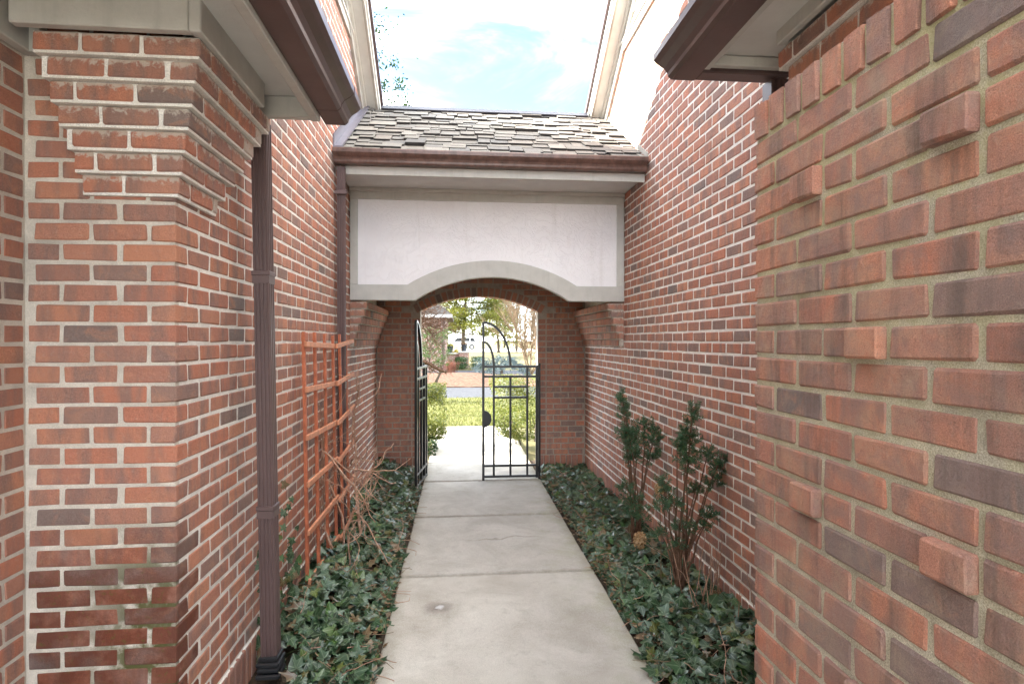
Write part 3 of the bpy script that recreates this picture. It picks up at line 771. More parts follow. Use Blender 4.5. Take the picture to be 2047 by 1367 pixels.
AB += [(b_, aw) for b_ in soldiers(('y', YB-.012), -1, OX1, XR-.01, -.02, Z0)]
# corbelled courses along both sides of the covered passage
cb = MB(); zc0 = 2.11-6*CRS
for k in range(6):
    d = .028*(k+1); z = zc0+k*CRS
    cb.box(XL-.01, XL+d-.006, 5.762, YB-.001, z-.005, z+CRS-.008); cb.box(XR-d+.006, XR+.01, 5.762, YB-.001, z-.005, z+CRS-.008)
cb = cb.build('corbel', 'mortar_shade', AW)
for k in range(6):
    d = .028*(k+1); z = zc0+k*CRS; zc = z+CRS/2
    for n, xf in ((1, XL+d), (-1, XR-d)):
        AB += [(b_, cb) for b_ in run(('x', xf), n, 5.756+.098, YB-.002, z, 1, k, 'brick')]
        AB.append((mk_brick((xf-n*(d+.03)/2, 5.756, zc), (1, 0, 0), (0, -1, 0), d+.02, BH, .092, 'brick_lime'), cb))
emit(AB, None, 300, AW)
MB().box(XL, XR, 5.80, 7.75, 2.952, 3.0).build('ceiling', 'bark', AW)
# front screen: painted frame with arched bottom, white stucco field
YS = 5.75
def arcp(x0, x1, z0, zt, n=22):
    c_ = (x0+x1)/2; h_ = (x1-x0)/2; r_ = (h_*h_+(zt-z0)**2)/(2*(zt-z0)); return [(x0+(x1-x0)*i/n, zt-r_+math.sqrt(max(0, r_*r_-(x0+(x1-x0)*i/n-c_)**2))) for i in range(n+1)]
PX0, PX1 = XL+.004, XR-.004
low = arcp(-.433, 1.123, 2.115, 2.353); up = arcp(-.507, 1.201, 2.270, 2.520)
MB().prism([(PX0, 2.115)] + low + [(PX1, 2.115), (PX1, 2.270)] + up[::-1] + [(PX0, 2.270)], 'y', YS-.03, YS+.045).build('arched_rail', 'trim', AW, bevel=.004)
box('stile', 'trim', AW, PX0, -.990, YS-.028, YS+.04, 2.271, 3.109, .003)
box('stile', 'trim', AW, 1.618, PX1, YS-.028, YS+.04, 2.271, 3.109, .003)
box('top_rail', 'trim', AW, PX0, PX1, YS-.03, YS+.04, 3.110, 3.22, .003)
MB().prism([(-1.0, 2.26), (-.513, 2.26)] + up[1:-1] + [(1.207, 2.26), (1.63, 2.26), (1.63, 3.12), (-1.0, 3.12)], 'y', YS-.014, YS+.03).build('stucco_panel', 'stucco', AW)
MB().prism([(-1.06, 2.13)] + [(x, z+.012) for x, z in low] + [(1.69, 2.13), (1.69, 2.9), (-1.06, 2.9)], 'y', YS+.046, YS+.06).build('inner_panel', 'trim', AW)
# eave: soffit, fascia, gutter
MB().box(XL+.004, XR-.004, 5.10, YS+.03, 3.221, 3.24).build('soffit', 'soffit', AW)
box('fascia', 'trim', AW, XL+.09, XR-.003, 5.075, 5.10, 3.165, 3.30, .003)
box('bed_moulding', 'trim', AW, XL+.004, XR-.004, YS-.055, YS-.031, 3.185, 3.220, .003)
g_ = MB().prism([(5.073-x*.85, 3.238+z*.98) for x, z in GP], 'x', XL+.004, XR-.012).build('gutter', 'gutter_old', AW)
for xs_ in (-.12, .95): MB().prism([(5.0735-x*.868, 3.2365+z*1.0) for x, z in GP], 'x', xs_, xs_+.012).build('seam', 'gutter_old', g_)
# roof: two pitches, shingles on the near one
RY, RZ, EY, EZ = 6.55, 4.32, 5.02, 3.335
sl = math.hypot(RY-EY, RZ-EZ); dy, dz_ = (RY-EY)/sl, (RZ-EZ)/sl
roof = MB().prism([(EY, EZ-.02), (RY, RZ-.02), (8.08, EZ-.02), (8.08, EZ-.06), (RY, RZ-.07), (EY, EZ-.06)], 'x', XL, XR).build('roof', 'felt_and_butt_shade', AW)
SHM = []
for q in range(5):
    mb = MB(); r_ = random.Random(q); j = lambda a: r_.uniform(-a, a)
    v = []
    for (x, y) in ((-.5, 0), (0, 0), (.5, 0), (.5, 1), (-.5, 1)):
        v.append((x+j(.02), y + (j(.03) if y == 0 else 0), 1))
    v = v + [(a, b_, 0) for a, b_, c_ in v]
    mb.add(v, [(0, 1, 2, 3, 4), (9, 8, 7, 6, 5), (0, 5, 6, 1), (1, 6, 7, 2), (2, 7, 8, 3), (3, 8, 9, 4), (4, 9, 5, 0)])
    me_ = mb.mesh('shingle', 'shingle'); me_.materials.append(M['felt_and_butt_shade'])
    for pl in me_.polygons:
        if pl.center.y < .12 and abs(pl.normal.y) > .8: pl.material_index = 1  # butt faces darkened: the shadow line under each course is in the colour
    SHM.append(me_)
ex = .137; nrw = int(sl/ex)
Rm = Matrix(((1, 0, 0), (0, dy, -dz_), (0, dz_, dy)))
for k in range(nrw+1):
    x = XL + random.uniform(-.1, 0)
    while x < XR:
        wd = random.choice((.12, .15, .18, .2, .24)) * random.uniform(.9, 1.12)
        x0, x1 = max(x, XL+.01), min(x+wd-.008, XR-.01)
        x += wd
        if x1-x0 < .03: continue
        t0 = k*ex + random.choice((-.028, -.010, .010, .038, .045)); ln = min(.24, sl-t0)
        if ln < .05: continue
        th = random.choice((.009, .016, .022))*random.uniform(.85, 1.15)
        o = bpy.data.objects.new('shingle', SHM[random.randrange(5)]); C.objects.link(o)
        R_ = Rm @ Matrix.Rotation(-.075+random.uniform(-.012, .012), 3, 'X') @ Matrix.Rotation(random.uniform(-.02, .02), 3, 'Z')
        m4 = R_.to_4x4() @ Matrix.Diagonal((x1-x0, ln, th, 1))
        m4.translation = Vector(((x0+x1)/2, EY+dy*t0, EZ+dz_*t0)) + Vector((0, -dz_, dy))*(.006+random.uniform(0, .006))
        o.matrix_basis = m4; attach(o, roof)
MB().prism([(RY-.10, RZ-.018), (RY, RZ+.055), (RY+.1, RZ-.02), (RY+.09, RZ-.03), (RY, RZ+.02), (RY-.09, RZ-.03)], 'x', XL+.21, XR-.21).build('ridge_cap', 'ridge', AW)
P_ = [(EY-.03, EZ+.02), (RY, RZ+.02), (RY, RZ+.14), (EY-.03, EZ+.15)]
MB().prism(P_, 'x', XL+.001, XL+.012).build('flashing', 'flashing', AW)
MB().prism([(q[0], q[1]) for q in P_[:2]] + [(RY, RZ+.07), (EY-.03, EZ+.07)], 'x', XR-.010, XR-.001).build('flashing', 'rake_trim', AW)
MB().prism([(EY-.03, EZ+.028), (RY, RZ+.028), (RY, RZ+.05), (EY-.03, EZ+.05)], 'x', XL+.0125, XL+.075).build('flashing', 'flashing', AW)

# ================================================================== GATES
def gate(name, hinge, free, label, post_side):
    h, fr = Vector((hinge[0], hinge[1], 0)), Vector((free[0], free[1], 0)); L_ = (h-fr).length; u = (h-fr).normalized(); nn = u.cross(UP)
    G = thing(name, (h.x, h.y, 0), label, 'gate', 'the two leaves of the iron gate')
    def P(s_, z): return fr + u*(s_*L_) + UP*z
    def bar(nm, s0, z0, s1, z1, r_=.0125, k=4):
        a, b_ = P(s0, z0), P(s1, z1); d = (b_-a).normalized(); side = nn*r_; oth = d.cross(nn).normalized()*r_
        v = [a+side+oth, a-side+oth, a-side-oth, a+side-oth, b_+side+oth, b_-side+oth, b_-side-oth, b_+side-oth]
        return MB().add(v, [(0, 1, 2, 3), (7, 6, 5, 4), (0, 4, 5, 1), (1, 5, 6, 2), (2, 6, 7, 3), (3, 7, 4, 0)]).build(nm, 'iron', G, bevel=.0015)
    bar('stile', 0, .02, 0, 1.94, .0145); bar('stile', 1, .05, 1, 1.415, .0145)
    b2, b3, b4 = .195, .505, .82
    bar('bar', b2, .07, b2, 1.40); bar('bar', b3, .07, b3, 1.27); bar('bar', b4, .07, b4, 1.40)
    for z in (1.40, 1.28, .20, .07): bar('rail', 0, z, 1, z, .0132)
    for z in (1.155, 1.025): bar('rail', b2, z, b4, z)
    bar('rod', 0, .555, b2, .555, .004)
    for s1, zt in ((b3, 1.935), (b2, 1.70)):
        pts = [P(s1*math.sin(t*math.pi/2/14), 1.40+(zt-1.40)*math.cos(t*math.pi/2/14)) for t in range(15)]
        mb = MB(); r_ = .0135; n = len(pts); vs = []; fs = []
        for i, p_ in enumerate(pts):
            d = (pts[min(i+1, n-1)]-pts[max(i-1, 0)]).normalized(); o_ = d.cross(nn).normalized()
            vs += [p_+nn*r_+o_*r_, p_-nn*r_+o_*r_, p_-nn*r_-o_*r_, p_+nn*r_-o_*r_]
        for i in range(n-1):
            for j in range(4): fs.append((4*i+j, 4*i+(j+1) % 4, 4*i+4+(j+1) % 4, 4*i+4+j))
        fs += [(0, 1, 2, 3), (4*n-1, 4*n-2, 4*n-3, 4*n-4)]
        mb.add(vs, fs).build('arched_bar', 'iron', G)
    # half-disc latch plate
    pts = [P(0.10*math.sin(t)/L_, .767+.105*math.cos(t)) for t in [math.pi*i/16 for i in range(17)]]
    v = [p_+nn*.006 for p_ in pts]+[p_-nn*.006 for p_ in pts]; n = len(pts)
    MB().add(v, [tuple(range(n)), tuple(range(2*n-1, n-1, -1))]+[(i, (i+1) % n, n+(i+1) % n, n+i) for i in range(n)]).build('latch_plate', 'iron', G)
    # hinge post and hinges
    px = h + Vector((post_side*.032, .01, 0))
    MB().box(px.x-.014, px.x+.014, px.y-.014, px.y+.014, -.03, 1.44).build('post', 'iron', G, bevel=.002)
    for z in (.16, 1.20): MB().tube([(h.x+post_side*.015, h.y-.012, z-.035), (h.x+post_side*.015, h.y-.012, z+.035)], .011, 8).build('hinge', 'iron', G)
gate('iron_gate', (.948, 6.88), (.296, 6.885), 'right leaf of the black iron gate, closed across half the arch', 1)
gate('iron_gate', (-.400, 7.08), (-.478, 6.46), 'left leaf of the black iron gate, swung open towards the camera', -1)

# ================================================================== TRELLIS
TR = thing('trellis', (-1.0, 4.5, 0), 'rust red wooden trellis leaning on the left brick wall', 'trellis')
TY = [3.83, 4.12, 4.41, 4.70, 4.95, 5.22]; TH = [1.775, 1.775, 1.765, 1.755, 1.77, 1.775]
def slat(nm, a, b_, w_, t_, mat):
    a, b_ = Vector(a), Vector(b_); d = (b_-a).normalized(); n = Vector((1, 0, 0)); s_ = d.cross(n).normalized(); n = s_.cross(d).normalized()
    v = [q+s_*(w_/2)*i+n*(t_/2)*j for q in (a, b_) for i, j in ((-1, -1), (1, -1), (1, 1), (-1, 1))]
    MB().add(v, [(3, 2, 1, 0), (4, 5, 6, 7), (0, 1, 5, 4), (1, 2, 6, 5), (2, 3, 7, 6), (3, 0, 4, 7)]).build(nm, mat, TR, bevel=.0025)
for i, (y, zt) in enumerate(zip(TY, TH)):
    slat('upright_slat', (-.975, y-.03, -.05 if i != 1 else .05), (-1.01, y+random.uniform(-.004, .004), zt), .034, .020, 'trellis')
for i, z in enumerate((1.69, 1.395, 1.085, .785, .475, .160)):
    xo = -.975+.006*i
    slat('cross_slat', (xo-.012, 3.79-.006*i, z+.004), (xo-.008, 4.66, z-.012+random.uniform(-.01, .01)), .036, .018, 'trellis_rail')
    slat('cross_slat', (xo+.014, 4.60, z-.018), (xo+.004, 5.36, z+.022+random.uniform(-.008, .008)), .036, .018, 'trellis_rail')
slat('cross_slat', (-.955, 3.80, .02), (-.955, 4.1, .0), .036, .018, 'trellis_rail')

# ================================================================== PLANTS
def curvy(p0, d0, L_, n, wob, grav=0, up=0, rr=random):
    p, d = Vector(p0), Vector(d0).normalized(); out = [p.copy()]
    for i in range(n):
        d = (d + Vector((rr.gauss(0, wob), rr.gauss(0, wob), rr.gauss(0, wob)+up-grav))).normalized(); p = p + d*(L_/n); out.append(p.copy())
    return out
def taper(n, r0, r1): return [r0+(r1-r0)*i/(n-1) for i in range(n)]
# bare shrub scrambling over the trellis
VR = random.Random(11)
VN = thing('bare_vine', (-.80, 4.35, 0), 'leafless reddish vine tangled over the lower half of the trellis', 'vine')
stem = MB(); tw = MB()
def vine_branch(p0, d0, L_, r_, lvl):
    n = 9 if lvl < 2 else 6
    pts = curvy(p0, d0, L_, n, .30 if lvl else .14, .0, .03 if lvl < 2 else .0, VR)
    pts = [Vector((max(q.x, XL+.03), q.y, max(q.z, .06))) for q in pts]
    (stem if lvl == 0 else tw).tube(pts, taper(len(pts), r_, r_*.45), 5)
    if lvl < 3:
        for i in range(2 if lvl else 3, len(pts)):
            for _ in range(1 if lvl else 2):
                if VR.random() < (.55, .34, .30)[lvl]:
                    d = (pts[i]-pts[i-1]).normalized() + Vector((VR.gauss(.15, .8), VR.gauss(0, .8), VR.gauss(.15, .6)))
                    vine_branch(pts[i], d, L_*VR.uniform(.38, .65), r_*.55, lvl+1)
for (x, y, dx, dy_, L_, r_) in ((-.80, 4.78, .10, .12, 1.15, .014), (-.86, 4.35, -.12, -.10, 1.0, .010), (-.90, 4.55, .05, .3, 1.0, .010), (-.78, 4.15, .25, -.2, .65, .007)):
    vine_branch((x, y, 0), (dx, dy_, 1), L_, r_, 0)
for (a, b_) in (((-.93, 4.05, .95), (.25, -.05, -.45)), ((-.92, 4.3, .85), (.35, .1, -.6)), ((-.85, 4.45, .75), (.5, .35, -.2)), ((-.82, 4.6, .6), (.8, .5, .1)), ((-.80, 4.4, .45), (.7, -.5, -.35))):
    tw.tube(curvy(a, b_, .62, 10, .16, .02, 0, VR), taper(11, .0065, .003), 5)
stem.build('stem', 'bark_red', VN, True); tw.build('twigs', 'bark_red', VN, True)

# ivy
lo = np.array([(0, 0), (.30, -.20), (.48, .02), (.34, .20), (.56, .44), (.24, .50), (0, 1.0), (-.24, .50), (-.56, .44), (-.34, .20), (-.48, .02), (-.30, -.20)])
LV = np.array([(0, .22, .06)] + [(x, y, -.10*abs(x)-.05*max(0, y-.5)) for x, y in lo]); LF = np.array([(0, 1+i, 1+(i+1) % 12) for i in range(12)])
LUV = np.concatenate([[(0, .22)], lo]); LUV = LUV - np.array([[0, .02]])
lo2 = np.array([(0, 0), (.26, -.14), (.44, .06), (.42, .30), (.22, .62), (0, .92), (-.20, .62), (-.40, .32), (-.46, .06), (-.24, -.14)])
LV2 = np.array([(0, .25, -.07)] + [(x, y, .09*abs(x)+.05*max(0, y-.5)) for x, y in lo2]); LF2 = np.array([(0, 1+i, 1+(i+1) % 10) for i in range(10)])
LUV2 = np.concatenate([[(0, .25)], lo2])
lo3 = lo*np.array([1.0, 1.0]) + np.array([(0, 0), (.03, .05), (.10, -.06), (-.08, .04), (.02, .10), (.04, -.05), (.07, -.12), (.02, .03), (-.10, .04), (.09, -.03), (.03, .05), (.02, .02)])
LV3 = np.array([(0, .20, .10)] + [(x, y, -.30*x*x-.22*max(0, y-.35)) for x, y in lo3]); LUV3 = np.concatenate([[(0, .2)], lo3])
def ivy_bed(name, label, xr, yr, n, hfun, extra=None):
    items = []
    while len(items) < n:
        x, y = random.uniform(*xr), random.uniform(*yr); h = hfun(x, y)
        if h is None: continue
        if math.sin(x*13.1+y*2.3)*math.sin(y*5.7-x*4.0) > .62 and random.random() < .75: continue      # thin spots where soil shows
        z = random.uniform(.2, 1.0)*h if random.random() < .5 else h*random.uniform(.85, 1.25)
        items.append(((x, y, z), (random.gauss(0, .55), random.gauss(-.30, .55), 1), .032+.064*random.random()**1.4))
    if extra: items += extra
    Vs = []; Fs = []; Us = []; off = 0
    for bv, bf, bu, part in ((LV, LF, LUV, 0), (LV2, LF2, LUV2, 1), (LV3, LF, LUV3, 2)):
        it = [q for i, q in enumerate(items) if (0, 2, 0, 1, 2)[i % 5] == part]
        P, Nn, sc = (np.array([q[j] for q in it]) for j in range(3))
        V, F = scatter(bv, bf, P, basis(Nn, np.array([random.uniform(0, 6.28) for _ in P])), sc)
        Vs.append(V); Fs.append(F+off); off += len(V); Us.append(np.tile(bu, (len(P), 1)))
    o = np_mesh(name, np.concatenate(Vs), np.concatenate(Fs), 'ivy', None, np.concatenate(Us)); tag(o, label, 'ivy', None, 'stuff')
    st = MB(); rr = random.Random(n)
    for _ in range(150):
        x, y = rr.uniform(*xr), rr.uniform(*yr); h = hfun(x, y)
        if h is None: continue
        a = rr.uniform(0, 6.28); pts = curvy((x, y, h*rr.uniform(.5, 1.1)), (math.cos(a), math.sin(a), .1), rr.uniform(.15, .4), 7, .22, .02, 0, rr)
        pts = [Vector((min(max(q.x, xr[0]+.02), xr[1]-.02), q.y, max(q.z, .03))) for q in pts]
        st.tube(pts, taper(8, .0026, .0014), 4)
    so_ = st.build('runners', 'bark_red', o); so_['kind'] = 'stuff'
    return o
def edge_n(y, s_): return (.045*math.sin(y*3.1+s_)+.03*math.sin(y*7.7+2*s_)+.018*math.sin(y*17+s_))*(1.0 if y < 3.7 else .35)
def hl(x, y):
    e = (-.395 if y < 3.7 else -.455)+edge_n(y, 1)*.8
    if x > e or (x < -.80 and y < 3.06): return None
    return .03+.085*min(1, (e-x)/.13)*(.8+.3*math.sin(x*9+y*4)) + .05*math.exp(-((x+.9)/.12)**2)
def hr(x, y):
    e = (.97 if y < 3.6 else 1.035)+edge_n(y, 4)*.9
    if x < e: return None
    return .02+(.045 if y > 3.9 else .07)*min(1, (x-e)/.14)*(.8+.3*math.sin(x*8+y*5)) + (.07 if y < 3.5 else 0)*min(1, (x-e)/.2)
climb = []
for _ in range(60):
    y = random.uniform(3.1, 3.75); z = abs(random.gauss(.18, .28))+.1
    climb.append(((XL+random.uniform(.02, .07), y, min(z, 1.0)), (1, -.7, .35), random.uniform(.035, .06)))
ivy_bed('ivy_bed', 'dark green ivy ground cover under the trellis, left of the walk', (XL+.01, -.3), (2.45, 7.5), 4300, hl, climb)
ivy_bed('ivy_bed', 'dark green ivy ground cover around the yews, right of the walk', (.9, XR-.01), (2.35, 7.5), 4300, hr)
# dead leaves and twigs showing at the bed edges
P = []; sc = []; Nn = []
for _ in range(1500):
    y = random.uniform(2.5, 7.4)
    if random.random() < .5: x = -.42 - abs(random.gauss(0, .16)) + .012
    else: x = 1.00 + abs(random.gauss(0, .16)) - .012
    if not (XL < x < XR): continue
    P.append((x, y, .036 if -.42 < x < .99 else random.uniform(.02, .09))); Nn.append((random.gauss(0, .5), random.gauss(0, .5), 1)); sc.append(random.uniform(.015, .038))
V, F = scatter(LV*np.array([.55, 1, 1.6]), LF, np.array(P), basis(np.array(Nn), np.random.default_rng(3).uniform(0, 6.28, len(P))), np.array(sc))
o = np_mesh('leaf_litter', V, F, 'litter', None, np.tile(LUV, (len(P), 1))); tag(o, 'brown dead leaves along both edges of the ivy beds', 'leaf litter', None, 'stuff')
tb = MB(); r_ = random.Random(5)
for _ in range(130):
    y = r_.uniform(2.5, 7.0); x = (-.42-abs(r_.gauss(0, .2))) if r_.random() < .5 else (1.0+abs(r_.gauss(0, .2)))
    if not XL < x < XR: continue
    a = r_.uniform(0, 6.28); pts = curvy((x, y, .05+r_.random()*.1), (math.cos(a), math.sin(a), r_.uniform(-.1, .5)), r_.uniform(.1, .28), 5, .2, .03, 0, r_)
    tb.tube([Vector((q.x, q.y, max(q.z, .034))) for q in pts], taper(6, .0022, .0012), 4)
o = tb.build('dry_twigs', 'bark_tan'); tag(o, 'thin dry twigs lying among the ivy', 'twigs', None, 'stuff')

# yews: stems to clusters, needles all round short shoots
def needle_cloud(shoots, rr, nl=.024, nw=.0034, per=30):
    P = []; D = []
    for (a, d, L_) in shoots:
        a = Vector(a); d = Vector(d).normalized()
        for i in range(per):
            t = rr.random(); side = Vector((rr.gauss(0, 1), rr.gauss(0, 1), rr.gauss(0, 1))); side -= d*side.dot(d); side.normalize()
            P.append(a+d*(L_*t)); D.append((side + d*.65).normalized())
    P = np.array([tuple(p_) for p_ in P]); D = np.array([tuple(p_) for p_ in D])
    bv = np.array([(-nw/2, 0, 0), (nw/2, 0, 0), (nw*.35, 0, nl*.8), (0, 0, nl), (-nw*.35, 0, nl*.8)]); bf = np.array([(0, 1, 2), (0, 2, 4), (4, 2, 3)])
    return scatter(bv, bf, P, basis(D, np.array([rr.uniform(0, 6.28) for _ in P])), np.array([rr.uniform(.7, 1.25) for _ in P]))
def yew(loc, label, clusters, seed, kind='young_yew'):
    rr = random.Random(seed); T = thing(kind, loc, label, 'yew', 'two young yews in the right bed')
    st = MB(); shoots = []; base = Vector(loc)
    trunk_top = base + Vector((.02, 0, .42))
    for (cx_, cy2, cz, rx, rz, n) in clusters:
        c_ = Vector((cx_, cy2, cz)); b0 = base + Vector((rr.uniform(-.03, .03), rr.uniform(-.03, .03), 0))
        mid = b0.lerp(c_, .5) + Vector((-(c_.x-b0.x)*.22, 0, .05)); pts = []
        for i in range(9):
            t = i/8; pts.append(b0*(1-t)**2 + mid*2*t*(1-t) + (c_+Vector((0, 0, rz*.6)))*t*t + Vector((rr.gauss(0, .006), rr.gauss(0, .006), 0)))
        st.tube(pts, taper(9, rr.uniform(.008, .013), .003), 5)
        for _ in range(int(n*.80)):
            q = Vector((rr.gauss(0, 1), rr.gauss(0, 1), rr.gauss(0, 1))).normalized()*rr.random()**.45
            p_ = c_ + Vector((q.x*rx*.88, q.y*rx*.88, q.z*rz*.95)); d = Vector((q.x*.8, q.y*.8, q.z*.5+.45+rr.gauss(0, .2)))
            L_ = rr.uniform(.03, .06); shoots.append((p_, d, L_)); st.tube([c_.lerp(p_, .4), p_, p_+d.normalized()*L_], [.0016, .0014, .001], 3)
    st.build('stems', 'bark_yew', T, True)
    V, F = needle_cloud(shoots, rr); np_mesh('foliage', V, F, 'yew', T)
yew((1.455, 4.57, 0), 'young yew farther from the camera, just left of the other yew', [
    (1.335, 4.57, 1.22, .040, .075, 34), (1.36, 4.57, 1.10, .055, .07, 34), (1.375, 4.57, .97, .075, .09, 60), (1.43, 4.55, .90, .085, .085, 60), (1.54, 4.56, 1.01, .075, .065, 48),
    (1.59, 4.56, .90, .080, .10, 64), (1.575, 4.55, .76, .075, .075, 44), (1.43, 4.56, .74, .07, .07, 34), (1.39, 4.5, .84, .06, .06, 26), (1.32, 4.42, .56, .05, .06, 22), (1.37, 4.38, .45, .095, .08, 44), (1.41, 4.36, .33, .09, .06, 30)], 21)
yew((1.41, 3.56, 0), 'young yew nearer the camera, with bare forked trunk in the ivy', [
    (1.505, 3.56, 1.23, .030, .085, 34), (1.49, 3.56, 1.08, .055, .08, 50), (1.48, 3.56, .95, .078, .085, 62), (1.41, 3.58, 1.02, .035, .05, 18), (1.625, 3.58, .97, .030, .055, 18), (1.665, 3.50, .93, .050, .075, 40),
    (1.64, 3.54, .80, .05, .05, 26), (1.34, 3.62, .76, .045, .05, 24), (1.30, 3.58, .64, .05, .05, 24), (1.38, 3.55, .66, .055, .05, 24), (1.42, 3.5, .52, .05, .04, 20), (1.60, 3.5, .60, .045, .035, 24),
    (1.545, 3.5, .52, .04, .03, 16), (1.30, 3.60, .46, .04, .03, 14), (1.53, 3.56, .74, .045, .05, 20), (1.37, 3.5, .40, .04, .03, 12)], 22)
def dried_head(loc, r_, label, seed):
    rr = random.Random(seed); T = thing('dried_flower_head', (loc[0], loc[1], 0), label, 'flower', 'dried hydrangea heads')
    MB().tube([(loc[0]+.015, loc[1]+.01, 0), (loc[0]+.01, loc[1], loc[2]*.5), loc], [.004, .003, .0025], 5).build('stalk', 'bark_tan', T)
    n = 230; D = np.array([[rr.gauss(0, 1), rr.gauss(0, 1), rr.gauss(0, 1)] for _ in range(n)]); D /= np.linalg.norm(D, axis=1, keepdims=True)
    P = np.array(loc) + D*r_*np.array([[.8, .8, 1.1]])*np.array([[rr.uniform(.6, 1.05)] for _ in range(n)])
    D2 = D + np.array([[rr.gauss(0, .5), rr.gauss(0, .5), rr.gauss(0, .5)] for _ in range(n)])
    V, F = scatter(LV*np.array([1, .8, 2.2]), LF, P, basis(D2, np.array([rr.uniform(0, 6) for _ in range(n)])), np.array([rr.uniform(.014, .024) for _ in range(n)]))
    np_mesh('petals', V, F, 'dried', T)
dried_head((1.372, 4.22, .20), .062, 'large tan dried flower head low in the ivy between the yews', 31)
dried_head((1.375, 3.80, .70), .042, 'small brown dried flower head beside the nearer yew against the wall', 32)
# reddish bare stalks by the near end of the right bed
st = MB(); rr = random.Random(8)
ST = thing('bare_stalks', (1.52, 3.2, 0), 'thin reddish bare stalks at the near end of the right bed', 'stalks')
for _ in range(16):
    x, y = rr.uniform(1.38, 1.66), rr.uniform(2.95, 3.5)
    st.tube(curvy((x, y, 0), (rr.gauss(0, .12), rr.gauss(0, .12), 1), rr.uniform(.3, .6), 6, .06, 0, 0, rr), taper(7, .004, .002), 4)
st.build('stalks', 'bark_red', ST)

# ================================================================== BEYOND THE ARCH
QV = np.array([(-.5, 0, 0), (0, -.28, .04), (.5, 0, 0), (0, .28, .04)]); QF = np.array([(0, 1, 2, 3)])
def leaf_shell(n, rr, fn, size):
    P = []; Nn = []; sc = []
    for _ in range(n):
        p_, n_ = fn(rr); P.append(p_); Nn.append((n_[0]+rr.gauss(0, .55), n_[1]+rr.gauss(0, .55), n_[2]+rr.gauss(0, .55))); sc.append(size*rr.uniform(.6, 1.3))
    P, Nn, sc = map(np.array, (P, Nn, sc)); return scatter(QV, QF, P, basis(Nn, rng.uniform(0, 6.28, len(P))), sc)
def hedge(name, label, x0, x1, y0, y1, z1, n, mat, size, seed, z0=.12, group=None):
    rr = random.Random(seed); T = thing(name, ((x0+x1)/2, (y0+y1)/2, 0), label, 'hedge', group)
    cx_, cy2, cz = (x0+x1)/2, (y0+y1)/2, (z0+z1)/2; hx, hy, hz = (x1-x0)/2, (y1-y0)/2, (z1-z0)/2
    ph = [rr.uniform(0, 6) for _ in range(6)]
    def fn(r):
        q = Vector((r.gauss(0, 1), r.gauss(0, 1), r.gauss(0, 1))).normalized()
        e = .42; g = Vector((math.copysign(abs(q.x)**e, q.x), math.copysign(abs(q.y)**e, q.y), math.copysign(abs(q.z)**e, q.z)))
        g = g/max(abs(g.x), abs(g.y), abs(g.z))**.55
        k = 1 + .05*math.sin(g.x*5+ph[0])*math.sin(g.z*6+ph[1]) + .04*math.sin(g.y*7+ph[2]+g.z*4)
        dep = 1 - abs(r.gauss(0, .07)) if r.random() < .72 else r.uniform(.3, .9); k *= dep
        return (cx_+g.x*hx*k*.93, cy2+g.y*hy*k*.93, max(.02, cz+g.z*hz*k*.93)), (g.x**3, g.y**3, g.z**3+.3)
    V, F = leaf_shell(n, rr, fn, size); np_mesh('foliage', V, F, mat, T)
    st = MB()
    for _ in range(10):
        x, y = rr.uniform(cx_-hx*.6, cx_+hx*.6), rr.uniform(cy2-hy*.8, cy2+hy*.6); st.tube(curvy((x, y, 0), (0, 0, 1), z0+.2, 4, .12, 0, 0, rr), .012, 5)
    st.build('stems', 'bark', T)
hedge('clipped_hedge', 'clipped yellow green hedge beyond the arch, left of the walk', -1.9, -.13, 8.70, 9.75, 1.06, 15000, 'hedge', .036, 41)
hedge('clipped_hedge', 'clipped yellow green hedge beyond the arch, behind the right gate leaf', .52, 2.2, 8.45, 11.0, 1.14, 17000, 'hedge', .036, 42)
hedge('low_plant', 'low dark leafy plant at the foot of the left hedge beyond the arch', -.75, -.30, 8.35, 8.95, .26, 900, 'hedge_dark', .035, 43, .02)
hedge('dark_hedge', 'dark green trimmed hedge beyond the drives in front of the low brick wall', -.30, 1.55, 33.2, 34.8, .74, 5000, 'hedge_dark', .07, 44, .02)
# grass blades on the near lawn
rr = random.Random(9); n = 26000
P = np.stack([rng.uniform(-3.2, 4.2, n), 11.25+5.8*rng.random(n)**1.2, np.full(n, -.004)], 1)
gv = np.array([(-.006, 0, 0), (.006, 0, 0), (.002, 0, .055)]); gf = np.array([(0, 1, 2)])
Nn = np.stack([rng.normal(0, .4, n), rng.normal(0, .4, n), np.ones(n)], 1)
V, F = scatter(gv, gf, P, basis(Nn, rng.uniform(0, 6.28, n)), rng.uniform(.6, 1.4, n))
o = np_mesh('grass', V, F, 'grass'); tag(o, 'short spring grass between the walk and the drive', 'grass', None, 'stuff')

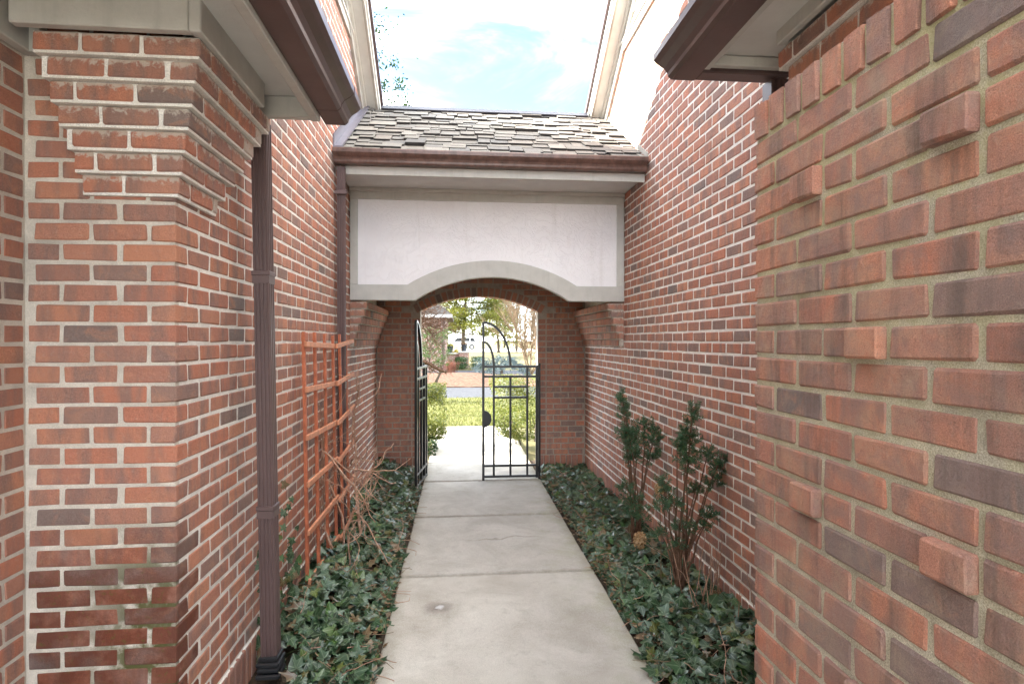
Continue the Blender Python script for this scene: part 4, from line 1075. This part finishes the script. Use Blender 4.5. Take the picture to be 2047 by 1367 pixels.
def tree(name, label, base, h, r0, seed, mat_bark, leaf=None, nlimb=14, spread=1.0, leafmat=None, start=.3, flat=False, nleaf=3000, lsize=.10, twig=2, group=None, cat='tree'):
    rr = random.Random(seed); T = thing(name, base, label, cat, group); B = Vector(base)
    tr = MB(); tp = curvy(B, (0, 0, 1), h, 10, .03, 0, 0, rr); tr.tube(tp, taper(11, r0, r0*.15), 8); tr.build('trunk', mat_bark, T, True)
    lm = MB(); tips = []
    def limb(p0, d, L_, r_, lvl):
        pts = curvy(p0, d, L_, 6, .16, .0, .02 if not flat else -.005, rr); lm.tube(pts, taper(7, r_, r_*.35), 5 if lvl == 0 else 3, False)
        for q in pts[2:]: tips.append((q, lvl))
        if lvl < twig:
            for q in pts[1:]:
                for _ in range(2):
                    dd = Vector((rr.gauss(0, 1), rr.gauss(0, 1), rr.gauss(0, .15 if flat else .6)+(.05 if flat else .35))) + (pts[-1]-pts[0]).normalized()*1.1
                    limb(q, dd, L_*rr.uniform(.3, .5), r_*.5, lvl+1)
    for i in range(nlimb):
        t = start + (1-start)*(i+rr.random()*.6)/nlimb; k = t*10; p_ = tp[int(min(9, k))].lerp(tp[int(min(9, k))+1], k-int(min(9, k)))
        a = i*2.4+rr.random(); L_ = spread*(1.15-t*.85)*rr.uniform(.8, 1.15)
        limb(p_, (math.cos(a), math.sin(a), .12 if flat else .9), L_, r0*.32*(1.2-t), 0)
    lm.build('limbs', mat_bark, T, True)
    if leafmat:
        P = []; Nn = []; sc = []
        for _ in range(nleaf):
            q, lv = rr.choice(tips); o_ = lsize*1.6
            P.append((q.x+rr.gauss(0, o_), q.y+rr.gauss(0, o_), q.z+rr.gauss(0, o_*(.35 if flat else .8)))); Nn.append((rr.gauss(0, .6), rr.gauss(0, .6), 1)); sc.append(lsize*rr.uniform(.5, 1.2))
        P, Nn, sc = map(np.array, (P, Nn, sc)); V, F = scatter(QV*np.array([1, .55, 1]), QF, P, basis(Nn, rng.uniform(0, 6.28, len(P))), sc); np_mesh('crown', V, F, leafmat, T)
    return T
tree('pine_tree', 'tall pine with tiered yellow green boughs seen through the arch', (.38, 50, .25), 12, .20, 51, 'bark', nlimb=46, spread=3.3, leafmat='pine', start=.15, flat=True, nleaf=52000, lsize=.26, twig=1)
# bare multi-stemmed tree on the right
T = thing('bare_tree', (3.35, 26.5, 0), 'bare pale multi stemmed tree seen through the arch above the right gate leaf', 'tree'); lm = MB(); tk = MB(); rr = random.Random(52)
def bare(p0, d, L_, r_, lvl):
    pts = curvy(p0, d, L_, 6, .07, 0, .03, rr); (tk if lvl == 0 else lm).tube(pts, taper(7, r_, r_*.45), 5 if lvl < 2 else 3, False)
    if lvl < 3:
        for q in pts[2:]:
            for _ in range(2 if lvl < 2 else 1):
                bare(q, (pts[-1]-pts[0]).normalized()+Vector((rr.gauss(0, .38), rr.gauss(0, .38), rr.gauss(.1, .2))), L_*rr.uniform(.35, .6), r_*.5, lvl+1)
for a in range(6): bare((3.35, 26.5, 0), (math.cos(a*1.05)*.38, math.sin(a*1.05)*.38, 1), rr.uniform(2.2, 3.0), .045, 0)
tk.build('trunk', 'bark_tan', T, True); lm.build('branches', 'bark_tan', T, True)
# weeping blue spruce
T = thing('blue_spruce', (1.95, 26.2, 0), 'low spreading blue spruce on a short trunk beyond the drive', 'shrub'); rr = random.Random(53)
st = MB(); st.tube([(1.95, 26.2, -.02), (1.98, 26.2, .35), (1.93, 26.2, .62)], [.07, .06, .05], 7); st.build('trunk', 'bark', T, True); shoots = []
for _ in range(420):
    a = rr.uniform(0, 6.28); rad = rr.random()**.6*1.15; zz = .78 + .18*math.cos(a*3+rad*4) - .32*rad**2 + rr.gauss(0, .07)
    shoots.append(((1.95+math.cos(a)*rad, 26.2+math.sin(a)*rad*.9, max(.1, zz)), (math.cos(a), math.sin(a), rr.uniform(-.9, .3)), rr.uniform(.16, .34)))
V, F = needle_cloud(shoots, rr, .075, .014, 26); np_mesh('foliage', V, F, 'spruce', T)
# russet twiggy shrub
T = thing('russet_shrub', (-.42, 31.6, 0), 'clipped russet twiggy shrub in front of the dark hedge', 'shrub'); rr = random.Random(54)
T.location = (-.40, 27.4, .1); mb = MB()
for _ in range(150):
    x, y = -.40+rr.gauss(0, .10), 27.4+rr.gauss(0, .10); mb.tube([(x, y, .05), (x+(x+.40)*.6+rr.gauss(0, .02), y+(y-27.4)*.6, .62+rr.uniform(-.05, .05))], [.007, .004], 3)
for _ in range(250):
    x, y = -.40+rr.gauss(0, .12), 27.4+rr.gauss(0, .12); z = rr.uniform(.3, .62); mb.tube([(x, y, z), (x+rr.gauss(0, .04), y+rr.gauss(0, .04), z+.13)], [.005, .003], 3)
mb.build('twigs', 'russet', T)
# small evergreen and bare tree overhanging from the left
T = thing('small_pine', (-.80, 15.5, 0), 'small green pine bush left of the walk beyond the hedge', 'shrub'); rr = random.Random(55); shoots = []; st = MB()
st.tube(curvy((-.80, 15.5, 0), (.04, 0, 1), 1.9, 6, .1, 0, 0, rr), taper(7, .06, .02), 6)
for _ in range(230):
    a = rr.uniform(0, 6.28); z = rr.uniform(1.0, 2.0); rad = rr.random()**.5*(.75-.25*abs(z-1.4))
    shoots.append(((-.76+math.cos(a)*rad*.75, 15.5+math.sin(a)*rad, z), (math.cos(a)*.6, math.sin(a)*.6, rr.uniform(-.1, .9)), rr.uniform(.1, .2)))
    if rr.random() < .3: st.tube([(-.78, 15.5, z-.2), shoots[-1][0]], [.010, .006], 4)
st.build('trunk', 'bark', T, True); V, F = needle_cloud(shoots, rr, .055, .007, 34); np_mesh('foliage', V, F, 'pine_green', T)
T = thing('leafless_tree', (-2.3, 13.6, 0), 'leafless dark tree at left whose branches reach into the arch opening', 'tree'); lm = MB(); tk = MB(); rr = random.Random(56)
tk.tube([(-2.3, 13.6, -.03), (-2.15, 13.6, .9), (-1.8, 13.6, 1.9), (-1.5, 13.6, 2.6)], [.10, .09, .07, .05], 8)
def dark(p0, d, L_, r_, lvl):
    pts = curvy(p0, d, L_, 6, .22, 0, 0, rr); lm.tube(pts, taper(7, r_, r_*.45), 5 if lvl < 2 else 3, False)
    if lvl < 3:
        for q in pts[1:]:
            for _ in range(1 if lvl else 2): dark(q, (pts[-1]-pts[0]).normalized()+Vector((rr.gauss(0, .5), rr.gauss(0, .5), rr.gauss(0, .45))), L_*rr.uniform(.4, .62), r_*.5, lvl+1)
for z, dz3 in ((1.9, .5), (2.2, .15), (2.5, .6), (2.4, -.15), (2.1, .9)): dark((-1.65, 13.6, z), (1, rr.gauss(0, .3), dz3), 1.15, .026, 0)
lm.tube([(-2.2, 13.6, .95), (-1.4, 13.4, 1.35), (-.75, 13.3, 1.22), (-.42, 13.3, 1.02), (-.28, 13.3, .98)], [.06, .055, .045, .04, .02], 7)
for _ in range(60):
    t = rr.random(); p_ = Vector((-.8, 13.3, 1.22)).lerp(Vector((-.28, 13.3, 1.0)), t); lm.tube([p_, p_+Vector((rr.gauss(.05, .05), rr.gauss(0, .08), rr.gauss(-.03, .06)))], [.008, .004], 4)
dark((-.8, 13.3, 1.2), (.6, 0, -.5), .6, .012, 1)
tk.build('trunk', 'bark_dark', T, True); lm.build('branches', 'bark_dark', T, True)
# tall tree behind the left house whose sprays show against the sky
T = thing('tall_tree', (-4.6, 17, 0), 'tall tree behind the left house, a few leafy sprays showing against the sky', 'tree'); tk = MB(); lm = MB(); rr = random.Random(57)
tk.tube(curvy((-4.6, 17, 0), (.02, 0, 1), 12, 8, .02, 0, 0, rr), taper(9, .24, .05), 8)
LP_ = []
def ray(px, py, yy):
    u = (px-1023.5)/1137; T_ = math.tan(YAW); r_ = (u+T_)/(1-u*T_); return Vector((r_*yy, yy, 1.72+(680-py)/1137*(cy_+r_*sy_)*yy))
for (px, py, sp, n) in ((752, 62, .16, 70), (783, 128, .12, 46), (762, 172, .13, 120), (800, 174, .16, 110), (812, 212, .10, 70), (786, 214, .10, 50), (740, 120, .3, 200), (735, 190, .3, 200), (720, 60, .5, 300)):
    c_ = ray(px, py, 17); lm.tube([(-4.55, 17, c_.z-1.6), (-3.2, 17, c_.z-.5), tuple(c_)], [.035, .015, .003], 4)
    for _ in range(n): LP_.append((c_.x+rr.gauss(0, sp), 17+rr.gauss(0, sp), c_.z+rr.gauss(0, sp*.75)))
P = np.array(LP_); V, F = scatter(QV, QF, P, basis(rng.normal(0, 1, (len(P), 3)), rng.uniform(0, 6, len(P))), rng.uniform(.07, .13, len(P)))
tk.build('trunk', 'bark', T, True); lm.build('limbs', 'bark', T, True); np_mesh('crown', V, F, 'hedge_dark', T)

# neighbouring brick house
NH = thing('neighbour_house', (-4.5, 33, 0), 'distant red brick house with grey roof seen through the arch at left', 'house')
MB().box(-9, -.72, 31.5, 40, -.05, 3.0).build('wall', 'far_brick', NH)
MB().prism([(-9.6, 2.98), (-.35, 2.98), (-.35, 3.12), (-4.8, 6.6), (-9.6, 3.12)], 'y', 31.0, 40.5).build('roof', 'roof_far', NH)
box('fascia', 'trim', NH, -9.6, -.34, 30.95, 30.998, 2.94, 3.11); box('soffit', 'soffit', NH, -9.5, -.36, 31.0, 31.5, 2.955, 2.978)
box('downspout', 'spout', NH, -.88, -.78, 31.38, 31.498, 0, 2.95)
LW = thing('low_wall', (-.1, 35.6, 0), 'low brick wall with pale stone cap carrying the planters', 'garden wall')
MB().box(-.72, .30, 35.4, 35.8, -.05, .86).build('wall', 'far_brick', LW); box('cap', 'rake_white', LW, -.76, .36, 35.34, 35.86, .861, .93, .01)
MB().box(.02, .62, 35.2, 35.9, -.05, .96).build('pier', 'far_brick', LW); box('cap', 'rake_white', LW, -.03, .67, 35.15, 35.95, .961, 1.03, .01)
def planter(loc, label, bloom):
    T = thing('planter', loc, label, 'planter'); x, y, z = loc
    pr_ = [(.13, 0), (.16, .18), (.185, .36), (.20, .37), (.20, .41), (.175, .41), (.165, .34), (0, .34)]; k = 14
    v = [(x+r2*math.cos(2*math.pi*j/k), y+r2*math.sin(2*math.pi*j/k), z+zz) for r2, zz in pr_ for j in range(k)]
    f = [(i*k+j, i*k+(j+1) % k, (i+1)*k+(j+1) % k, (i+1)*k+j) for i in range(len(pr_)-1) for j in range(k)]
    MB().add(v, f).build('pot', 'pot', T, True); rr = random.Random(int(x*100))
    P = np.array([(x+rr.gauss(0, .12), y+rr.gauss(0, .12), z+.42+abs(rr.gauss(0, .07))) for _ in range(240)])
    V, F = scatter(QV, QF, P, basis(rng.normal(0, 1, (240, 3))+np.array([[0, 0, .6]]), rng.uniform(0, 6, 240)), rng.uniform(.05, .09, 240)); np_mesh('plants', V, F, bloom, T)
planter((.34, 35.55, 1.03), 'dark planter pot standing on the pier of the low brick wall', 'litter')
planter((-.52, 35.6, .93), 'dark planter pot by the corner of the distant brick house', 'yellow_bloom')
T = thing('flower_clump', (-.16, 35.6, .93), 'rounded clump of yellow flowers on the low brick wall', 'flowers'); rr = random.Random(77)
P = np.array([(-.16+rr.gauss(0, .12), 35.6+rr.gauss(0, .1), .95+abs(rr.gauss(0, .12))) for _ in range(420)])
V, F = scatter(QV, QF, P, basis(rng.normal(0, 1, (420, 3))+np.array([[0, 0, .8]]), rng.uniform(0, 6, 420)), rng.uniform(.05, .09, 420)); np_mesh('blooms', V, F, 'yellow_bloom', T)['kind'] = 'stuff'

# parked car far away
def car(loc, label):
    T = thing('parked_car', loc, label, 'car'); x0, y0, z0 = loc
    side = [(-2.25, .38), (-2.28, .75), (-2.15, .98), (-1.25, 1.06), (-.65, 1.58), (-.3, 1.66), (1.5, 1.66), (1.95, 1.55), (2.2, 1.05), (2.26, .6), (2.22, .36)]
    for cx_ in (1.42, -1.40):
        side += [(cx_+.40, .36)] + [(cx_+.40*math.cos(t*math.pi/6), .36+.36*math.sin(t*math.pi/6)) for t in range(1, 6)] + [(cx_-.40, .36)]
    body = MB().prism([(x0+a, z0+b_) for a, b_ in side], 'y', y0-.88, y0+.88).build('body', 'paint_white', T, bevel=.05)
    for q in ([(-1.10, 1.08), (-.62, 1.52), (.18, 1.55), (.18, 1.08)], [(.26, 1.08), (.26, 1.55), (1.12, 1.55), (1.12, 1.08)], [(1.2, 1.08), (1.2, 1.55), (1.62, 1.52), (1.95, 1.08)]):
        MB().prism([(x0+a, z0+b_) for a, b_ in q], 'y', y0-.895, y0-.87).build('window', 'car_glass', T)
    for cx_ in (1.42, -1.40):
        for yy in (y0-.88, y0+.66):
            tyre = MB(); k = 18
            v = [(x0+cx_+r2*math.cos(2*math.pi*j/k), yy+d, z0+.34+r2*math.sin(2*math.pi*j/k)) for r2, d in ((.20, 0), (.34, 0), (.34, .22), (.20, .22)) for j in range(k)]
            f = [(i*k+j, i*k+(j+1) % k, ((i+1) % 4)*k+(j+1) % k, ((i+1) % 4)*k+j) for i in range(4) for j in range(k)]
            wh = tyre.add(v, f).build('wheel', 'tyre', T)
            MB().add([(x0+cx_+.20*math.cos(2*math.pi*j/k), yy+.02, z0+.34+.20*math.sin(2*math.pi*j/k)) for j in range(k)] + [(x0+cx_+.2*math.cos(2*math.pi*j/k), yy+.2, z0+.34+.2*math.sin(2*math.pi*j/k)) for j in range(k)],
                     [tuple(range(k)), tuple(range(2*k-1, k-1, -1))]+[(j, (j+1) % k, k+(j+1) % k, k+j) for j in range(k)]).build('rim', 'rim', wh)
    box('headlight', 'rake_white', T, x0-2.285, x0-2.15, y0-.80, y0-.5, z0+.72, z0+.86); box('tail_lamp', 'lamp_red', T, x0+2.1, x0+2.255, y0-.86, y0-.66, z0+.85, z0+1.1)
car((.35, 78, .47), 'white car parked on the far street behind the pine trunk')
# far trees
k = 0
for (x, y, h, kind) in ((-3.5, 66, 11, 0), (4.2, 60, 7, 1), (6.5, 64, 9, 0), (9.5, 70, 11, 0), (2.2, 92, 12, 0), (-2.0, 95, 13, 1), (7.6, 95, 12, 1), (12, 92, 13, 0), (14.5, 75, 9, 1)):
    sd_ = 60+k; k += 1
    nth = ('first', 'second', 'third', 'fourth', 'fifth', 'sixth', 'seventh', 'eighth', 'ninth')
    lab = {0: 'bare grey tree across the far street, ', 1: 'green conifer across the far street, '}[kind] + ['hidden mostly by the distant house', 'just right of the pine', 'behind the bare pale tree', 'at the right edge of the arch opening', 'far behind the car', 'far behind the distant house', 'far behind the bare pale tree', 'farthest right beyond the arch', 'right beyond the arch, nearer the street'][k-1]
    tree('bare_street_tree' if kind == 0 else 'conifer', lab, (x, y, .42), h, .16, sd_, 'bark', nlimb=12 if kind == 0 else 30, spread=2.6, leafmat=None if kind == 0 else 'pine', start=.18, flat=bool(kind), nleaf=9000, lsize=.34, twig=2 if kind == 0 else 1, group='trees across the far street')
